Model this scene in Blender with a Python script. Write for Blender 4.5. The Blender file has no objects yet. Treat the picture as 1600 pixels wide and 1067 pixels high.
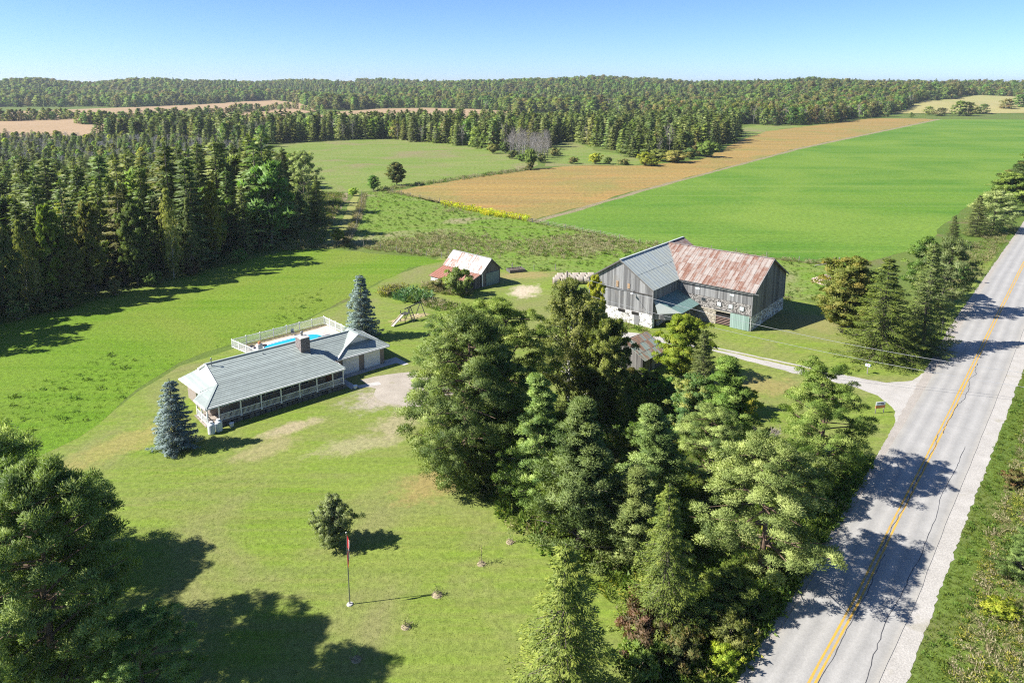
import bpy, bmesh, math, random
import numpy as np
from mathutils import Vector, Matrix
from mathutils.geometry import tessellate_polygon
random.seed(7); RNG = np.random.default_rng(11)
PI = math.pi; R = math.radians
sc = bpy.context.scene
COL = sc.collection

# ------------------------------------------------------------------ camera, sky, sun, exposure
F, VVP, YH, H = 1100., 6000., 131., 38.
PITCH = 0.5*math.asin(2*F/(VVP-YH)); CY = YH+F*math.tan(PITCH)
SP, CP = math.sin(PITCH), math.cos(PITCH)
cam = bpy.data.objects.new('camera', bpy.data.cameras.new('camera')); COL.objects.link(cam); sc.camera = cam
cam.location = (0, 0, H); cam.rotation_euler = (PI/2-PITCH, 0, 0)
cam.data.sensor_width = 36; cam.data.lens = 36*F/1600; cam.data.shift_y = -(533.5-CY)/1600
cam.data.clip_start = 0.5; cam.data.clip_end = 30000

SUN_EL = 42.; SDIR = Vector((0.984, 0.18, 0)).normalized()      # the way the shadows run
w = bpy.data.worlds.new('World'); sc.world = w; w.use_nodes = True
wn = w.node_tree.nodes; wl = w.node_tree.links
sky = wn.new('ShaderNodeTexSky'); sky.sky_type = 'NISHITA'; sky.sun_disc = False
sky.sun_elevation = R(SUN_EL); sky.sun_rotation = math.atan2(-SDIR.x, -SDIR.y) % (2*PI)
sky.altitude = 0; sky.air_density = 0.65; sky.dust_density = 0.25; sky.ozone_density = 8.5
bg = wn.get('Background') or wn.new('ShaderNodeBackground')
wl.new(sky.outputs[0], bg.inputs[0]); bg.inputs[1].default_value = 0.08
ld = bpy.data.lights.new('sun', 'SUN'); ld.energy = 4.9; ld.angle = R(0.5); ld.color = (1.0, 0.955, 0.88)
sun = bpy.data.objects.new('sun', ld); COL.objects.link(sun)
dv = Vector((SDIR.x*math.cos(R(SUN_EL)), SDIR.y*math.cos(R(SUN_EL)), -math.sin(R(SUN_EL))))
sun.rotation_euler = dv.to_track_quat('-Z', 'Y').to_euler(); sun.location = (-200, -40, 200)
sc.view_settings.view_transform = 'Standard'; sc.view_settings.look = 'None'
sc.view_settings.gamma = 1; sc.view_settings.use_curve_mapping = False
sc.view_settings.exposure = 1.2
sc.render.engine = 'CYCLES'
sc.cycles.use_denoising = False; sc.cycles.filter_width = 1.15; sc.cycles.sample_clamp_indirect = 4.0
sc.cycles.max_bounces = 6; sc.cycles.diffuse_bounces = 3; sc.cycles.transparent_max_bounces = 8

# ------------------------------------------------------------------ surveying: measured bearings to metres
def at(x, y, z=0.):
    v = (y-CY)/F; d = SP+v*CP; t = (H-z)/d
    return ((x-800)/F*t, (CP-v*SP)*t)
def zat(X, Y, y):
    v = (y-CY)/F
    return H-Y*(SP+v*CP)/(CP-v*SP)
def dist(X, Y): return Y*CP+H*SP

# ------------------------------------------------------------------ node helpers and materials
def new_mat(name):
    m = bpy.data.materials.new(name); m.use_nodes = True
    nt = m.node_tree; return m, nt.nodes, nt.links, nt.nodes['Principled BSDF']
def node(ns, t, **kw):
    n = ns.new(t)
    for k, v in kw.items():
        if isinstance(k, str) and hasattr(n, k): setattr(n, k, v)
    return n
def noise(ns, ls, vec, scale, detail=3, rough=0.55, dist_=0.0):
    n = ns.new('ShaderNodeTexNoise'); n.inputs['Scale'].default_value = scale
    n.inputs['Detail'].default_value = detail; n.inputs['Roughness'].default_value = rough
    n.inputs['Distortion'].default_value = dist_
    if vec is not None: ls.new(vec, n.inputs['Vector'])
    return n.outputs['Fac']
def ramp(ns, ls, fac, stops):
    r = ns.new('ShaderNodeValToRGB'); e = r.color_ramp.elements
    while len(e) < len(stops): e.new(0.5)
    for k, (p, c) in enumerate(stops):
        e[k].position = p; e[k].color = (*c, 1) if len(c) == 3 else c
    ls.new(fac, r.inputs[0]); return r.outputs[0]
def mix(ns, ls, fac, a, b, mode='MIX'):
    m = ns.new('ShaderNodeMix'); m.data_type = 'RGBA'; m.blend_type = mode
    if isinstance(fac, (int, float)): m.inputs[0].default_value = fac
    else: ls.new(fac, m.inputs[0])
    for s, v in ((6, a), (7, b)):
        if isinstance(v, tuple): m.inputs[s].default_value = (*v, 1)
        else: ls.new(v, m.inputs[s])
    return m.outputs[2]
def mth(ns, ls, op, a, b=None, clamp=False):
    m = ns.new('ShaderNodeMath'); m.operation = op; m.use_clamp = clamp
    for s, v in ((0, a), (1, b)):
        if v is None: continue
        if isinstance(v, (int, float)): m.inputs[s].default_value = v
        else: ls.new(v, m.inputs[s])
    return m.outputs[0]
def mapping(ns, ls, vec, rot=(0, 0, 0), scale=(1, 1, 1), loc=(0, 0, 0)):
    m = ns.new('ShaderNodeMapping'); ls.new(vec, m.inputs[0])
    m.inputs['Rotation'].default_value = rot; m.inputs['Scale'].default_value = scale; m.inputs['Location'].default_value = loc
    return m.outputs[0]
def bump(ns, ls, b, h, strength, dist_=0.1):
    n = ns.new('ShaderNodeBump'); n.inputs['Strength'].default_value = strength; n.inputs['Distance'].default_value = dist_
    ls.new(h, n.inputs['Height']); ls.new(n.outputs[0], b.inputs['Normal'])
def objco(ns): return ns.new('ShaderNodeTexCoord').outputs['Object']
def lin(r, g, b):
    f = lambda c: (c/255/12.92 if c/255 <= 0.04045 else ((c/255+0.055)/1.055)**2.4)
    return (f(r), f(g), f(b))

def grass_mat(name, a, b, c, big=0.03, mid=0.25, fine=2.5, patch=None, streaks=(), bumpd=0.12, pscale=0.05, pthr=(0.55, 0.68), extra=None):
    m, ns, ls, B = new_mat(name); co = objco(ns)
    n1 = noise(ns, ls, co, big, 4, 0.6, 0.6); n2 = noise(ns, ls, co, mid, 4, 0.65, 0.3); n3 = noise(ns, ls, co, fine, 3, 0.7); n4 = noise(ns, ls, co, fine*4.5, 2, 0.7)
    col = ramp(ns, ls, n1, [(0.32, a), (0.66, b)])
    f2 = ramp(ns, ls, n2, [(0.38, (0, 0, 0)), (0.68, (1, 1, 1))])
    col = mix(ns, ls, f2, col, c)
    for (ang, along, across, colr, amt) in streaks:
        sv = mapping(ns, ls, co, rot=(0, 0, R(ang)), scale=(along, across, 1))
        sn = noise(ns, ls, sv, 1.0, 3, 0.6, 0.2)
        sf = ramp(ns, ls, sn, [(0.45, (0, 0, 0)), (0.66, (amt, amt, amt))])
        col = mix(ns, ls, sf, col, colr)
    if patch:
        pn = noise(ns, ls, co, pscale, 4, 0.62, 0.8)
        pf = ramp(ns, ls, pn, [(pthr[0], (0, 0, 0)), (pthr[1], (1, 1, 1))])
        col = mix(ns, ls, pf, col, patch)
    if extra: col = extra(ns, ls, co, col)
    fr = ramp(ns, ls, n3, [(0.3, (0.74, 0.74, 0.72)), (0.7, (1.24, 1.22, 1.2))])
    col = mix(ns, ls, 1.0, col, fr, 'MULTIPLY')
    fr = ramp(ns, ls, n4, [(0.3, (0.72, 0.72, 0.7)), (0.7, (1.26, 1.26, 1.24))])
    col = mix(ns, ls, 1.0, col, fr, 'MULTIPLY')
    ls.new(col, B.inputs['Base Color']); B.inputs['Roughness'].default_value = 0.85
    B.inputs['Specular IOR Level'].default_value = 0.12
    hh = mth(ns, ls, 'ADD', n3, mth(ns, ls, 'MULTIPLY', n4, 0.6))
    bump(ns, ls, B, hh, 0.75, bumpd)
    return m

def leaf_mat(name, cols, trans=0.3, hue=0.035, val=0.35, rough=0.55, gain=1.85):
    cols = [tuple(min(.6, c*gain) for c in q) for q in cols]; trans = trans*1.25
    m, ns, ls, B = new_mat(name)
    at_ = ns.new('ShaderNodeAttribute'); at_.attribute_name = 'tint'
    oi = ns.new('ShaderNodeObjectInfo')
    col = ramp(ns, ls, at_.outputs['Fac'], [(i/(len(cols)-1), c) for i, c in enumerate(cols)])
    hsv = ns.new('ShaderNodeHueSaturation'); ls.new(col, hsv.inputs['Color'])
    ls.new(mth(ns, ls, 'ADD', mth(ns, ls, 'MULTIPLY', oi.outputs['Random'], hue*2), 0.5-hue), hsv.inputs['Hue'])
    r2 = mth(ns, ls, 'FRACT', mth(ns, ls, 'MULTIPLY', oi.outputs['Random'], 37.7))
    ls.new(mth(ns, ls, 'ADD', mth(ns, ls, 'MULTIPLY', r2, val*2), 1-val), hsv.inputs['Value'])
    ls.new(hsv.outputs[0], B.inputs['Base Color']); B.inputs['Roughness'].default_value = rough
    B.inputs['Specular IOR Level'].default_value = 0.22
    if trans > 0:
        tr = ns.new('ShaderNodeBsdfTranslucent')
        tc = mix(ns, ls, 1.0, hsv.outputs[0], (1.15, 1.25, 0.6), 'MULTIPLY'); ls.new(tc, tr.inputs[0])
        mx = ns.new('ShaderNodeMixShader'); mx.inputs[0].default_value = trans
        ls.new(B.outputs[0], mx.inputs[1]); ls.new(tr.outputs[0], mx.inputs[2])
        ls.new(mx.outputs[0], ns['Material Output'].inputs[0])
    return m

def flat_mat(name, col, rough=0.6, metal=0.0, var=0.12, vs=3.0, bmp=0.0, spec=0.4, tint=False):
    m, ns, ls, B = new_mat(name); co = objco(ns)
    n1 = noise(ns, ls, co, vs, 4, 0.6)
    lo = tuple(c*(1-var) for c in col); hi = tuple(min(1, c*(1+var)) for c in col)
    c = ramp(ns, ls, n1, [(0.3, lo), (0.7, hi)])
    if tint:
        a = ns.new('ShaderNodeAttribute'); a.attribute_name = 'tint'
        c = mix(ns, ls, 1.0, c, ramp(ns, ls, a.outputs['Fac'], [(0, (0.62, 0.62, 0.62)), (1, (1.3, 1.3, 1.3))]), 'MULTIPLY')
    ls.new(c, B.inputs['Base Color']); B.inputs['Roughness'].default_value = rough; B.inputs['Metallic'].default_value = metal
    B.inputs['Specular IOR Level'].default_value = spec
    if bmp: bump(ns, ls, B, noise(ns, ls, co, vs*8, 3), bmp, 0.03)
    return m

def wood_mat(name, lo, hi, warm=None):
    m, ns, ls, B = new_mat(name); co = objco(ns)
    sv = mapping(ns, ls, co, scale=(9, 9, 0.55)); n1 = noise(ns, ls, sv, 1.0, 5, 0.7, 0.3)
    n2 = noise(ns, ls, co, 0.6, 3)
    a = ns.new('ShaderNodeAttribute'); a.attribute_name = 'tint'
    f = mth(ns, ls, 'ADD', mth(ns, ls, 'MULTIPLY', n1, 0.55), mth(ns, ls, 'MULTIPLY', a.outputs['Fac'], 0.5))
    c = ramp(ns, ls, f, [(0.28, lo), (0.78, hi)])
    if warm: c = mix(ns, ls, ramp(ns, ls, n2, [(0.6, (0, 0, 0)), (0.75, (0.7, 0.7, 0.7))]), c, warm)
    ls.new(c, B.inputs['Base Color']); B.inputs['Roughness'].default_value = 0.85; B.inputs['Specular IOR Level'].default_value = 0.15
    bump(ns, ls, B, n1, 0.4, 0.02)
    return m

def rust_mat(name, clean, rusts, bias=0.5, stretch=(3.0, 0.35, 0.35), metal=0.25, soft=.06, rnd=.2):
    m, ns, ls, B = new_mat(name); co = objco(ns)
    oi = ns.new('ShaderNodeObjectInfo')
    sv = mapping(ns, ls, co, scale=stretch); n1 = noise(ns, ls, sv, 1.0, 5, 0.7, 0.4)
    n2 = noise(ns, ls, co, 1.4, 5, 0.7); n3 = noise(ns, ls, co, 6.0, 3, 0.7)
    f = mth(ns, ls, 'ADD', mth(ns, ls, 'MULTIPLY', n1, 0.6), mth(ns, ls, 'MULTIPLY', n2, 0.5))
    f = mth(ns, ls, 'ADD', f, mth(ns, ls, 'MULTIPLY', mth(ns, ls, 'SUBTRACT', oi.outputs['Random'], 0.5), rnd))
    mk = ramp(ns, ls, f, [(bias-soft, (0, 0, 0)), (bias+soft, (1, 1, 1))])
    rc = ramp(ns, ls, n3, [(0.3, rusts[0]), (0.7, rusts[1])])
    cc = ramp(ns, ls, n2, [(0.3, tuple(x*0.85 for x in clean)), (0.7, tuple(min(1, x*1.12) for x in clean))])
    c = mix(ns, ls, mk, cc, rc)
    ls.new(c, B.inputs['Base Color'])
    rr = ramp(ns, ls, mk, [(0, (0.42,)*3), (1, (0.85,)*3)]); ls.new(rr, B.inputs['Roughness'])
    B.inputs['Metallic'].default_value = metal*0.3; B.inputs['Specular IOR Level'].default_value = 0.35
    cv = mapping(ns, ls, co, scale=(1, 1, 1)); 
    bump(ns, ls, B, n3, 0.2, 0.02)
    return m

# ------------------------------------------------------------------ object helpers
def tag(o, label=None, cat=None, group=None, kind=None):
    if label: o['label'] = label
    if cat: o['category'] = cat
    if group: o['group'] = group
    if kind: o['kind'] = kind
    return o
def link(o, parent=None):
    COL.objects.link(o)
    if parent: o.parent = parent
    return o
def empty(name, loc, rz=0., label=None, cat=None, group=None):
    o = bpy.data.objects.new(name, None); o.location = (loc[0], loc[1], loc[2] if len(loc) > 2 else 0); o.rotation_euler = (0, 0, rz)
    o.empty_display_size = 0.3
    link(o); return tag(o, label, cat, group)
def obj(name, me, parent=None, loc=None, rz=0., sc_=None, mat=None):
    o = bpy.data.objects.new(name, me); link(o, parent)
    if mat and not me.materials: me.materials.append(mat)
    if loc is not None: o.location = loc
    if rz: o.rotation_euler = (0, 0, rz)
    if sc_: o.scale = sc_
    return o

class MB:
    def __init__(s): s.v = []; s.f = []; s.t = []; s.smooth = False
    def face(s, pts, tint=0.5):
        b = len(s.v); s.v += [tuple(p) for p in pts]; s.f.append(tuple(range(b, b+len(pts)))); s.t.append(tint); return s
    def box(s, c, d, rz=0., tint=0.5, taper=1.0):
        cx, cy, cz = c; dx, dy, dz = d[0]/2, d[1]/2, d[2]/2; ca, sa = math.cos(rz), math.sin(rz)
        b = len(s.v)
        for z, k in ((-dz, 1.0), (dz, taper)):
            for x, y in ((-dx, -dy), (dx, -dy), (dx, dy), (-dx, dy)):
                x *= k; y *= k
                s.v.append((cx+x*ca-y*sa, cy+x*sa+y*ca, cz+z))
        for q in ((3, 2, 1, 0), (4, 5, 6, 7), (0, 1, 5, 4), (1, 2, 6, 5), (2, 3, 7, 6), (3, 0, 4, 7)):
            s.f.append(tuple(b+i for i in q)); s.t.append(tint)
        return s
    def tube(s, pts, rad, n=6, cap=True, tint=0.5):
        pts = [Vector(p) for p in pts]
        if isinstance(rad, (int, float)): rad = [rad]*len(pts)
        rings = []
        for i, p in enumerate(pts):
            d = (pts[min(i+1, len(pts)-1)]-pts[max(i-1, 0)]).normalized()
            a = d.orthogonal().normalized() if abs(d.z) < 0.95 else Vector((1, 0, 0)).cross(d).normalized()
            e = d.cross(a); b = len(s.v)
            for k in range(n):
                q = 2*PI*k/n; s.v.append(tuple(p+(a*math.cos(q)+e*math.sin(q))*rad[i]))
            rings.append(b)
        for i in range(len(rings)-1):
            for k in range(n):
                k2 = (k+1) % n
                s.f.append((rings[i]+k, rings[i]+k2, rings[i+1]+k2, rings[i+1]+k)); s.t.append(tint)
        if cap:
            s.f.append(tuple(rings[0]+k for k in reversed(range(n)))); s.t.append(tint)
            s.f.append(tuple(rings[-1]+k for k in range(n))); s.t.append(tint)
        return s
    def lathe(s, prof, n=14, c=(0, 0, 0), tint=0.5):
        b0 = len(s.v)
        for r, z in prof:
            for k in range(n):
                q = 2*PI*k/n; s.v.append((c[0]+r*math.cos(q), c[1]+r*math.sin(q), c[2]+z))
        for i in range(len(prof)-1):
            for k in range(n):
                k2 = (k+1) % n
                s.f.append((b0+i*n+k, b0+i*n+k2, b0+(i+1)*n+k2, b0+(i+1)*n+k)); s.t.append(tint)
        s.f.append(tuple(b0+k for k in reversed(range(n)))); s.t.append(tint)
        e = b0+(len(prof)-1)*n; s.f.append(tuple(e+k for k in range(n))); s.t.append(tint)
        return s
    def slab(s, pts, n, th, tint=0.5):          # polygon (3D, planar) given thickness th along n (top is pts)
        n = Vector(n).normalized()*th; b = len(s.v); k = len(pts)
        s.v += [tuple(p) for p in pts]+[tuple(Vector(p)-n) for p in pts]
        s.f.append(tuple(range(b, b+k))); s.t.append(tint)
        s.f.append(tuple(b+k+i for i in reversed(range(k)))); s.t.append(tint)
        for i in range(k):
            j = (i+1) % k; s.f.append((b+i, b+k+i, b+k+j, b+j)); s.t.append(tint)
        return s
    def mesh(s, name, mat):
        me = bpy.data.meshes.new(name); me.from_pydata(s.v, [], s.f); me.materials.append(mat)
        a = me.attributes.new('tint', 'FLOAT', 'FACE'); a.data.foreach_set('value', s.t)
        if s.smooth: me.polygons.foreach_set('use_smooth', [True]*len(me.polygons))
        bm = bmesh.new(); bm.from_mesh(me); bmesh.ops.recalc_face_normals(bm, faces=bm.faces); bm.to_mesh(me); bm.free()
        return me
    def build(s, name, mat, parent=None, label=None, kind=None):
        o = obj(name, s.mesh(name, mat), parent); tag(o, label, None, None, kind); return o

def clip(poly, n, d):                          # keep n.p <= d   (2D)
    out = []
    for i in range(len(poly)):
        a, b = poly[i-1], poly[i]; da = n[0]*a[0]+n[1]*a[1]-d; db = n[0]*b[0]+n[1]*b[1]-d
        if (da <= 0) != (db <= 0):
            t = da/(da-db); out.append((a[0]+(b[0]-a[0])*t, a[1]+(b[1]-a[1])*t))
        if db <= 0: out.append(b)
    return out
def cell(poly, s0, s1, t0=None, t1=None):
    p = clip(poly, (1, 0), s1); p = clip(p, (-1, 0), -s0) if p else p
    if t0 is not None and p: p = clip(p, (0, 1), t1)
    if t0 is not None and p: p = clip(p, (0, -1), -t0)
    if len(p) < 3: return None
    ar = abs(sum(p[i-1][0]*p[i][1]-p[i][0]*p[i-1][1] for i in range(len(p))))/2
    return p if ar > 0.004 else None
class Plane:                                    # a wall or roof plane: P + s*U + t*V, thickness towards N
    def __init__(s, P, U, V):
        s.P = Vector(P); s.U = Vector(U).normalized(); s.V = Vector(V).normalized(); s.N = s.U.cross(s.V).normalized()
    def pt(s, q, h=0.): return s.P+s.U*q[0]+s.V*q[1]+s.N*h
    def st(s, p): d = Vector(p)-s.P; return (d.dot(s.U), d.dot(s.V))
def boards(pl, poly, mat, name, parent, wd=0.24, th=0.035, kind='stuff', rag=0.06):
    mb = MB(); s = min(p[0] for p in poly); e = max(p[0] for p in poly)
    while s < e:
        w_ = wd*random.uniform(0.75, 1.25); c = cell(poly, s+0.008, min(s+w_, e)-0.004)
        if c:
            lo = min(q[1] for q in c); r = random.uniform(0, rag)
            c = [(q[0], q[1]+r if q[1] < lo+0.02 else q[1]) for q in c]
            h = random.uniform(0.0, 0.02)
            mb.slab([pl.pt(q, th+h) for q in c], pl.N, th+h, random.random())
        s += w_
    return mb.build(name, mat, parent, kind=kind)
def sheets(pl, poly, mat, parent, ws, ht, lap=0.02, name='roof_sheet', jit=0.15):
    s = min(p[0] for p in poly); e = max(p[0] for p in poly); t0 = min(p[1] for p in poly); t1 = max(p[1] for p in poly)
    k = 0
    while s < e-0.02:
        t = t0; j = 0
        while t < t1-0.02:
            tt = t+ht
            c = cell(poly, s+0.006, s+ws-0.006, t, min(tt+0.05, t1))
            if c:
                mb = MB(); h = 0.03+random.uniform(0, 0.012)
                lo = min(q[1] for q in c); hi = max(q[1] for q in c)+1e-6
                mb.slab([pl.pt(q, h+lap*(hi-q[1])/(hi-lo)) for q in c], pl.N, 0.02, random.random())
                sm = s+0.03
                cr = cell(c, s+0.01, s+0.07)
                if cr: mb.slab([pl.pt(q, h+lap*(hi-q[1])/(hi-lo)+0.035) for q in cr], pl.N, 0.034, random.random())
                mb.build(name, mat, parent)
            t = tt; j += 1
        s += ws; k += 1

def wire_pts(a, b, sag, n=14):
    return [Vector(a).lerp(Vector(b), i/n)-Vector((0, 0, sag*4*(i/n)*(1-i/n))) for i in range(n+1)]

# ------------------------------------------------------------------ terrain
def sstep(a, b, x):
    t = np.clip((x-a)/(b-a), 0, 1); return t*t*(3-2*t)
def hz(X, Y):
    X = np.asarray(X, float); Y = np.asarray(Y, float)
    brg = X/np.maximum(Y, 50.)
    st = np.interp(brg, [-0.8, -0.35, 0.0, 0.25, 0.45, 0.6, 0.8], [1350, 1350, 1150, 1000, 900, 900, 950])
    ht = np.interp(brg, [-0.8, -0.4, -0.1, 0.12, 0.25, 0.42, 0.5, 0.6, 0.8], [25, 30, 24, 38, 22, 33, 24, 19, 18])
    D = np.hypot(X, Y)
    z = ht*sstep(st, st+1000, D) + sstep(st, st+500, D)*(6*np.sin(X/170+1.3)*np.sin(Y/230)+4*np.sin(X/67+Y/91))
    z = z - 75*sstep(st+1300, 6500, D)
    return z

def rough_edges(pts, step, amp, seed=0):
    rs = random.Random(seed); out = []
    n = len(pts)
    for i in range(n):
        a, b = pts[i], pts[(i+1) % n]; L = math.hypot(b[0]-a[0], b[1]-a[1]); k = max(1, min(60, int(L/step)))
        nx, ny = -(b[1]-a[1])/max(L, 1e-6), (b[0]-a[0])/max(L, 1e-6)
        for j in range(k):
            t = j/k; o = rs.gauss(0, amp)*0.6 + amp*0.8*math.sin((i*7.1+t*L/step*0.7)+seed)
            if j == 0: o *= 0.3
            out.append((a[0]+(b[0]-a[0])*t+nx*o, a[1]+(b[1]-a[1])*t+ny*o))
    return out
def sheet(name, pix, mat, z, label=None, kind='structure', step=3.0, amp=0.35, seed=0, world=False, hilly=False, smooth=0):
    pts = pix if world else [at(x, y) for x, y in pix]
    for _ in range(smooth):
        q = []
        for i in range(len(pts)):
            a, b = pts[i], pts[(i+1) % len(pts)]
            q += [(a[0]*.75+b[0]*.25, a[1]*.75+b[1]*.25), (a[0]*.25+b[0]*.75, a[1]*.25+b[1]*.75)]
        pts = q
    if amp: pts = rough_edges(pts, step, amp, seed)
    bm = bmesh.new(); vs = [bm.verts.new((x, y, z)) for x, y in pts]
    for q in tessellate_polygon([[Vector((x, y, 0)) for x, y in pts]]):
        try: bm.faces.new([vs[i] for i in q])
        except ValueError: pass
    bm.normal_update()
    if hilly:
        for _ in range(4):
            bmesh.ops.subdivide_edges(bm, edges=[e for e in bm.edges if e.calc_length() > 45], cuts=1, use_grid_fill=True)
            bmesh.ops.triangulate(bm, faces=bm.faces)
        for v in bm.verts: v.co.z = float(hz(v.co.x, v.co.y))+z
    for f in bm.faces:
        if f.normal.z < 0: f.normal_flip()
    me = bpy.data.meshes.new(name); bm.to_mesh(me); bm.free(); me.materials.append(mat)
    o = obj(name, me); tag(o, label, None, None, kind); return o

G_WILD = grass_mat('wild_grass', (0.075, 0.125, 0.022), (0.12, 0.15, 0.04), (0.10, 0.15, 0.026), 0.02, 0.2, 1.8, patch=(0.14, 0.125, 0.06))
def lawn_extra(ns, ls, co, col):
    # worn, dry ground in front of the house
    for (px_, py_, rx, ry, rz, c, a) in ((625, 612, 8.0, 4.6, 42, (0.31, 0.275, 0.22), 1.0), (690, 606, 8, 4.6, 10, (0.31, 0.275, 0.22), 1.0), (455, 668, 4.6, 1.5, 38, (0.30, 0.26, 0.16), 0.95), (415, 700, 4.5, 2.4, 35, (0.25, 0.23, 0.11), 0.8), (560, 694, 6, 2.2, 20, (0.27, 0.25, 0.14), 0.8), (615, 662, 3.6, 2.6, 60, (0.28, 0.25, 0.15), 0.8), (690, 750, 6, 3, 40, (0.25, 0.19, 0.08), 0.75),
                                      (200, 690, 9, 3.0, 55, (0.25, 0.22, 0.075), 0.7), (1160, 600, 10, 4, -10, (0.24, 0.20, 0.08), 0.8), (820, 430, 7, 3.2, 15, (0.26, 0.21, 0.09), 0.8),
                                      (1290, 505, 12, 5, 0, (0.22, 0.2, 0.08), 0.7), (1420, 607, 7, 1.6, -20, (0.22, 0.17, 0.08), 0.9), (650, 395, 22, 2.2, -22, (0.24, 0.23, 0.085), 0.9), (820, 455, 3.2, 5.5, -12, (0.42, 0.36, 0.27), 1.0), (653, 493, 2.2, 1.3, 40, (0.36, 0.29, 0.17), .95), (628, 500, 2.6, .9, 20, (0.36, 0.29, 0.17), .9)):
        X, Y = at(px_, py_)
        vm = mapping(ns, ls, co, loc=(0, 0, 0), rot=(0, 0, 0))
        sb = ns.new('ShaderNodeVectorMath'); sb.operation = 'SUBTRACT'; ls.new(vm, sb.inputs[0]); sb.inputs[1].default_value = (X, Y, 0)
        rt = mapping(ns, ls, sb.outputs[0], rot=(0, 0, -R(rz)))
        sv = ns.new('ShaderNodeVectorMath'); sv.operation = 'DIVIDE'; ls.new(rt, sv.inputs[0]); sv.inputs[1].default_value = (rx, ry, 1)
        ln = ns.new('ShaderNodeVectorMath'); ln.operation = 'LENGTH'; ls.new(sv.outputs[0], ln.inputs[0])
        d = mth(ns, ls, 'ADD', ln.outputs['Value'], mth(ns, ls, 'MULTIPLY', mth(ns, ls, 'SUBTRACT', noise(ns, ls, co, 0.5, 5, 0.75), 0.5), 2.2))
        f = ramp(ns, ls, d, [(0.45, (a, a, a)), (1.1, (0, 0, 0))])
        col = mix(ns, ls, f, col, c)
    # mower passes, fading in and out
    for ang, sc2, seed in ((-41, 1.35, 0.0),):
        wv = ns.new('ShaderNodeTexWave'); wv.wave_type = 'BANDS'; wv.bands_direction = 'Y'; wv.inputs['Scale'].default_value = sc2/6.28; wv.inputs['Distortion'].default_value = 4.5; wv.inputs['Detail'].default_value = 1.5; wv.inputs['Detail Scale'].default_value = .25
        ls.new(mapping(ns, ls, co, rot=(0, 0, R(ang))), wv.inputs['Vector'])
        mkn = ramp(ns, ls, noise(ns, ls, mapping(ns, ls, co, loc=(seed, seed, 0)), .035, 2), [(.46, (0, 0, 0)), (.66, (.3, .3, .3))])
        band = ramp(ns, ls, wv.outputs['Fac'], [(.3, (.80, .85, .8)), (.7, (1.2, 1.13, 1.2))])
        col = mix(ns, ls, mkn, col, mix(ns, ls, 1.0, col, band, 'MULTIPLY'))
    return col
G_LAWN = grass_mat('mown_lawn', (0.130, 0.205, 0.022), (0.188, 0.225, 0.054), (0.152, 0.228, 0.027), 0.035, 0.14, 2.2, patch=(0.18, 0.185, 0.072), pscale=0.07, pthr=(0.46, 0.7),
                   streaks=((38, 0.06, 0.9, (0.17, 0.19, 0.05), 0.75), (-12, 0.05, 1.1, (0.085, 0.15, 0.014), 0.4), (-50, .03, .7, (.155, .185, .05), .6)), bumpd=0.055, extra=lawn_extra)
G_HAY = grass_mat('hay_grass', (0.102, 0.19, 0.014), (0.152, 0.222, 0.027), (0.118, 0.205, 0.016), 0.02, 0.22, 1.6, patch=(0.155, 0.2, 0.032), pscale=0.025, pthr=(0.45, 0.7),
                  streaks=((28, 0.02, 0.35, (0.075, 0.165, 0.005), 0.6),), bumpd=0.2)
G_CROP = grass_mat('green_crop', (0.066, 0.155, 0.014), (0.12, 0.21, 0.024), (0.09, 0.185, 0.017), 0.012, 0.09, 0.9, patch=(0.135, 0.215, 0.032), pscale=0.016, pthr=(0.44, 0.66),
                   streaks=((-5, 0.005, 0.045, (0.05, 0.145, 0.012), 1.0), (-52, 0.0015, 0.25, (0.13, 0.205, 0.04), 0.8), (-52, .002, .09, (.06, .15, .015), .7), (12, .006, .02, (.13, .21, .03), .7)), bumpd=0.12)
G_SOY = grass_mat('soybean_crop', (0.29, 0.20, 0.062), (0.25, 0.20, 0.075), (0.31, 0.21, 0.07), 0.02, 0.10, 0.8, patch=(0.185, 0.19, 0.055), pscale=0.022, pthr=(0.5, 0.72),
                  streaks=((20, 0.01, 0.25, (0.31, 0.17, 0.06), 0.7), (-70, 0.01, 0.12, (0.21, 0.155, 0.055), 0.7), (-52, .002, .35, (.20, .165, .065), .6)), bumpd=0.25)
G_PAST = grass_mat('pasture_grass', (0.12, 0.20, 0.024), (0.155, 0.20, 0.05), (0.11, 0.20, 0.02), 0.03, 0.25, 1.2, patch=(0.24, 0.215, 0.125), pscale=0.035, pthr=(0.54, 0.68),
                   streaks=((25, 0.05, 0.4, (0.17, 0.20, 0.06), 0.5),), bumpd=0.12)
G_MEAD = grass_mat('pale_meadow', (0.125, 0.185, 0.035), (0.185, 0.215, 0.065), (0.13, 0.20, 0.034), 0.02, 0.12, 0.8, patch=(0.20, 0.18, 0.09), pscale=0.025, pthr=(0.5, 0.68),
                   streaks=((15, 0.008, 0.12, (0.19, 0.21, 0.075), 0.6),), bumpd=0.2)
G_TAN = grass_mat('tan_stubble', (0.32, 0.225, 0.135), (0.29, 0.21, 0.12), (0.34, 0.24, 0.15), 0.004, 0.02, 0.6)
G_PALE = grass_mat('dry_hill_grass', (0.30, 0.27, 0.11), (0.25, 0.26, 0.10), (0.32, 0.28, 0.13), 0.004, 0.02, 0.6)
G_TRACK = grass_mat('track_grass', (0.20, 0.23, 0.06), (0.25, 0.235, 0.09), (0.22, 0.24, 0.07), 0.1, 0.4, 2)
G_DRY = grass_mat('dry_weeds', (0.25, 0.21, 0.13), (0.20, 0.19, 0.09), (0.27, 0.225, 0.15), 0.1, 0.4, 2, bumpd=0.3)
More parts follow.
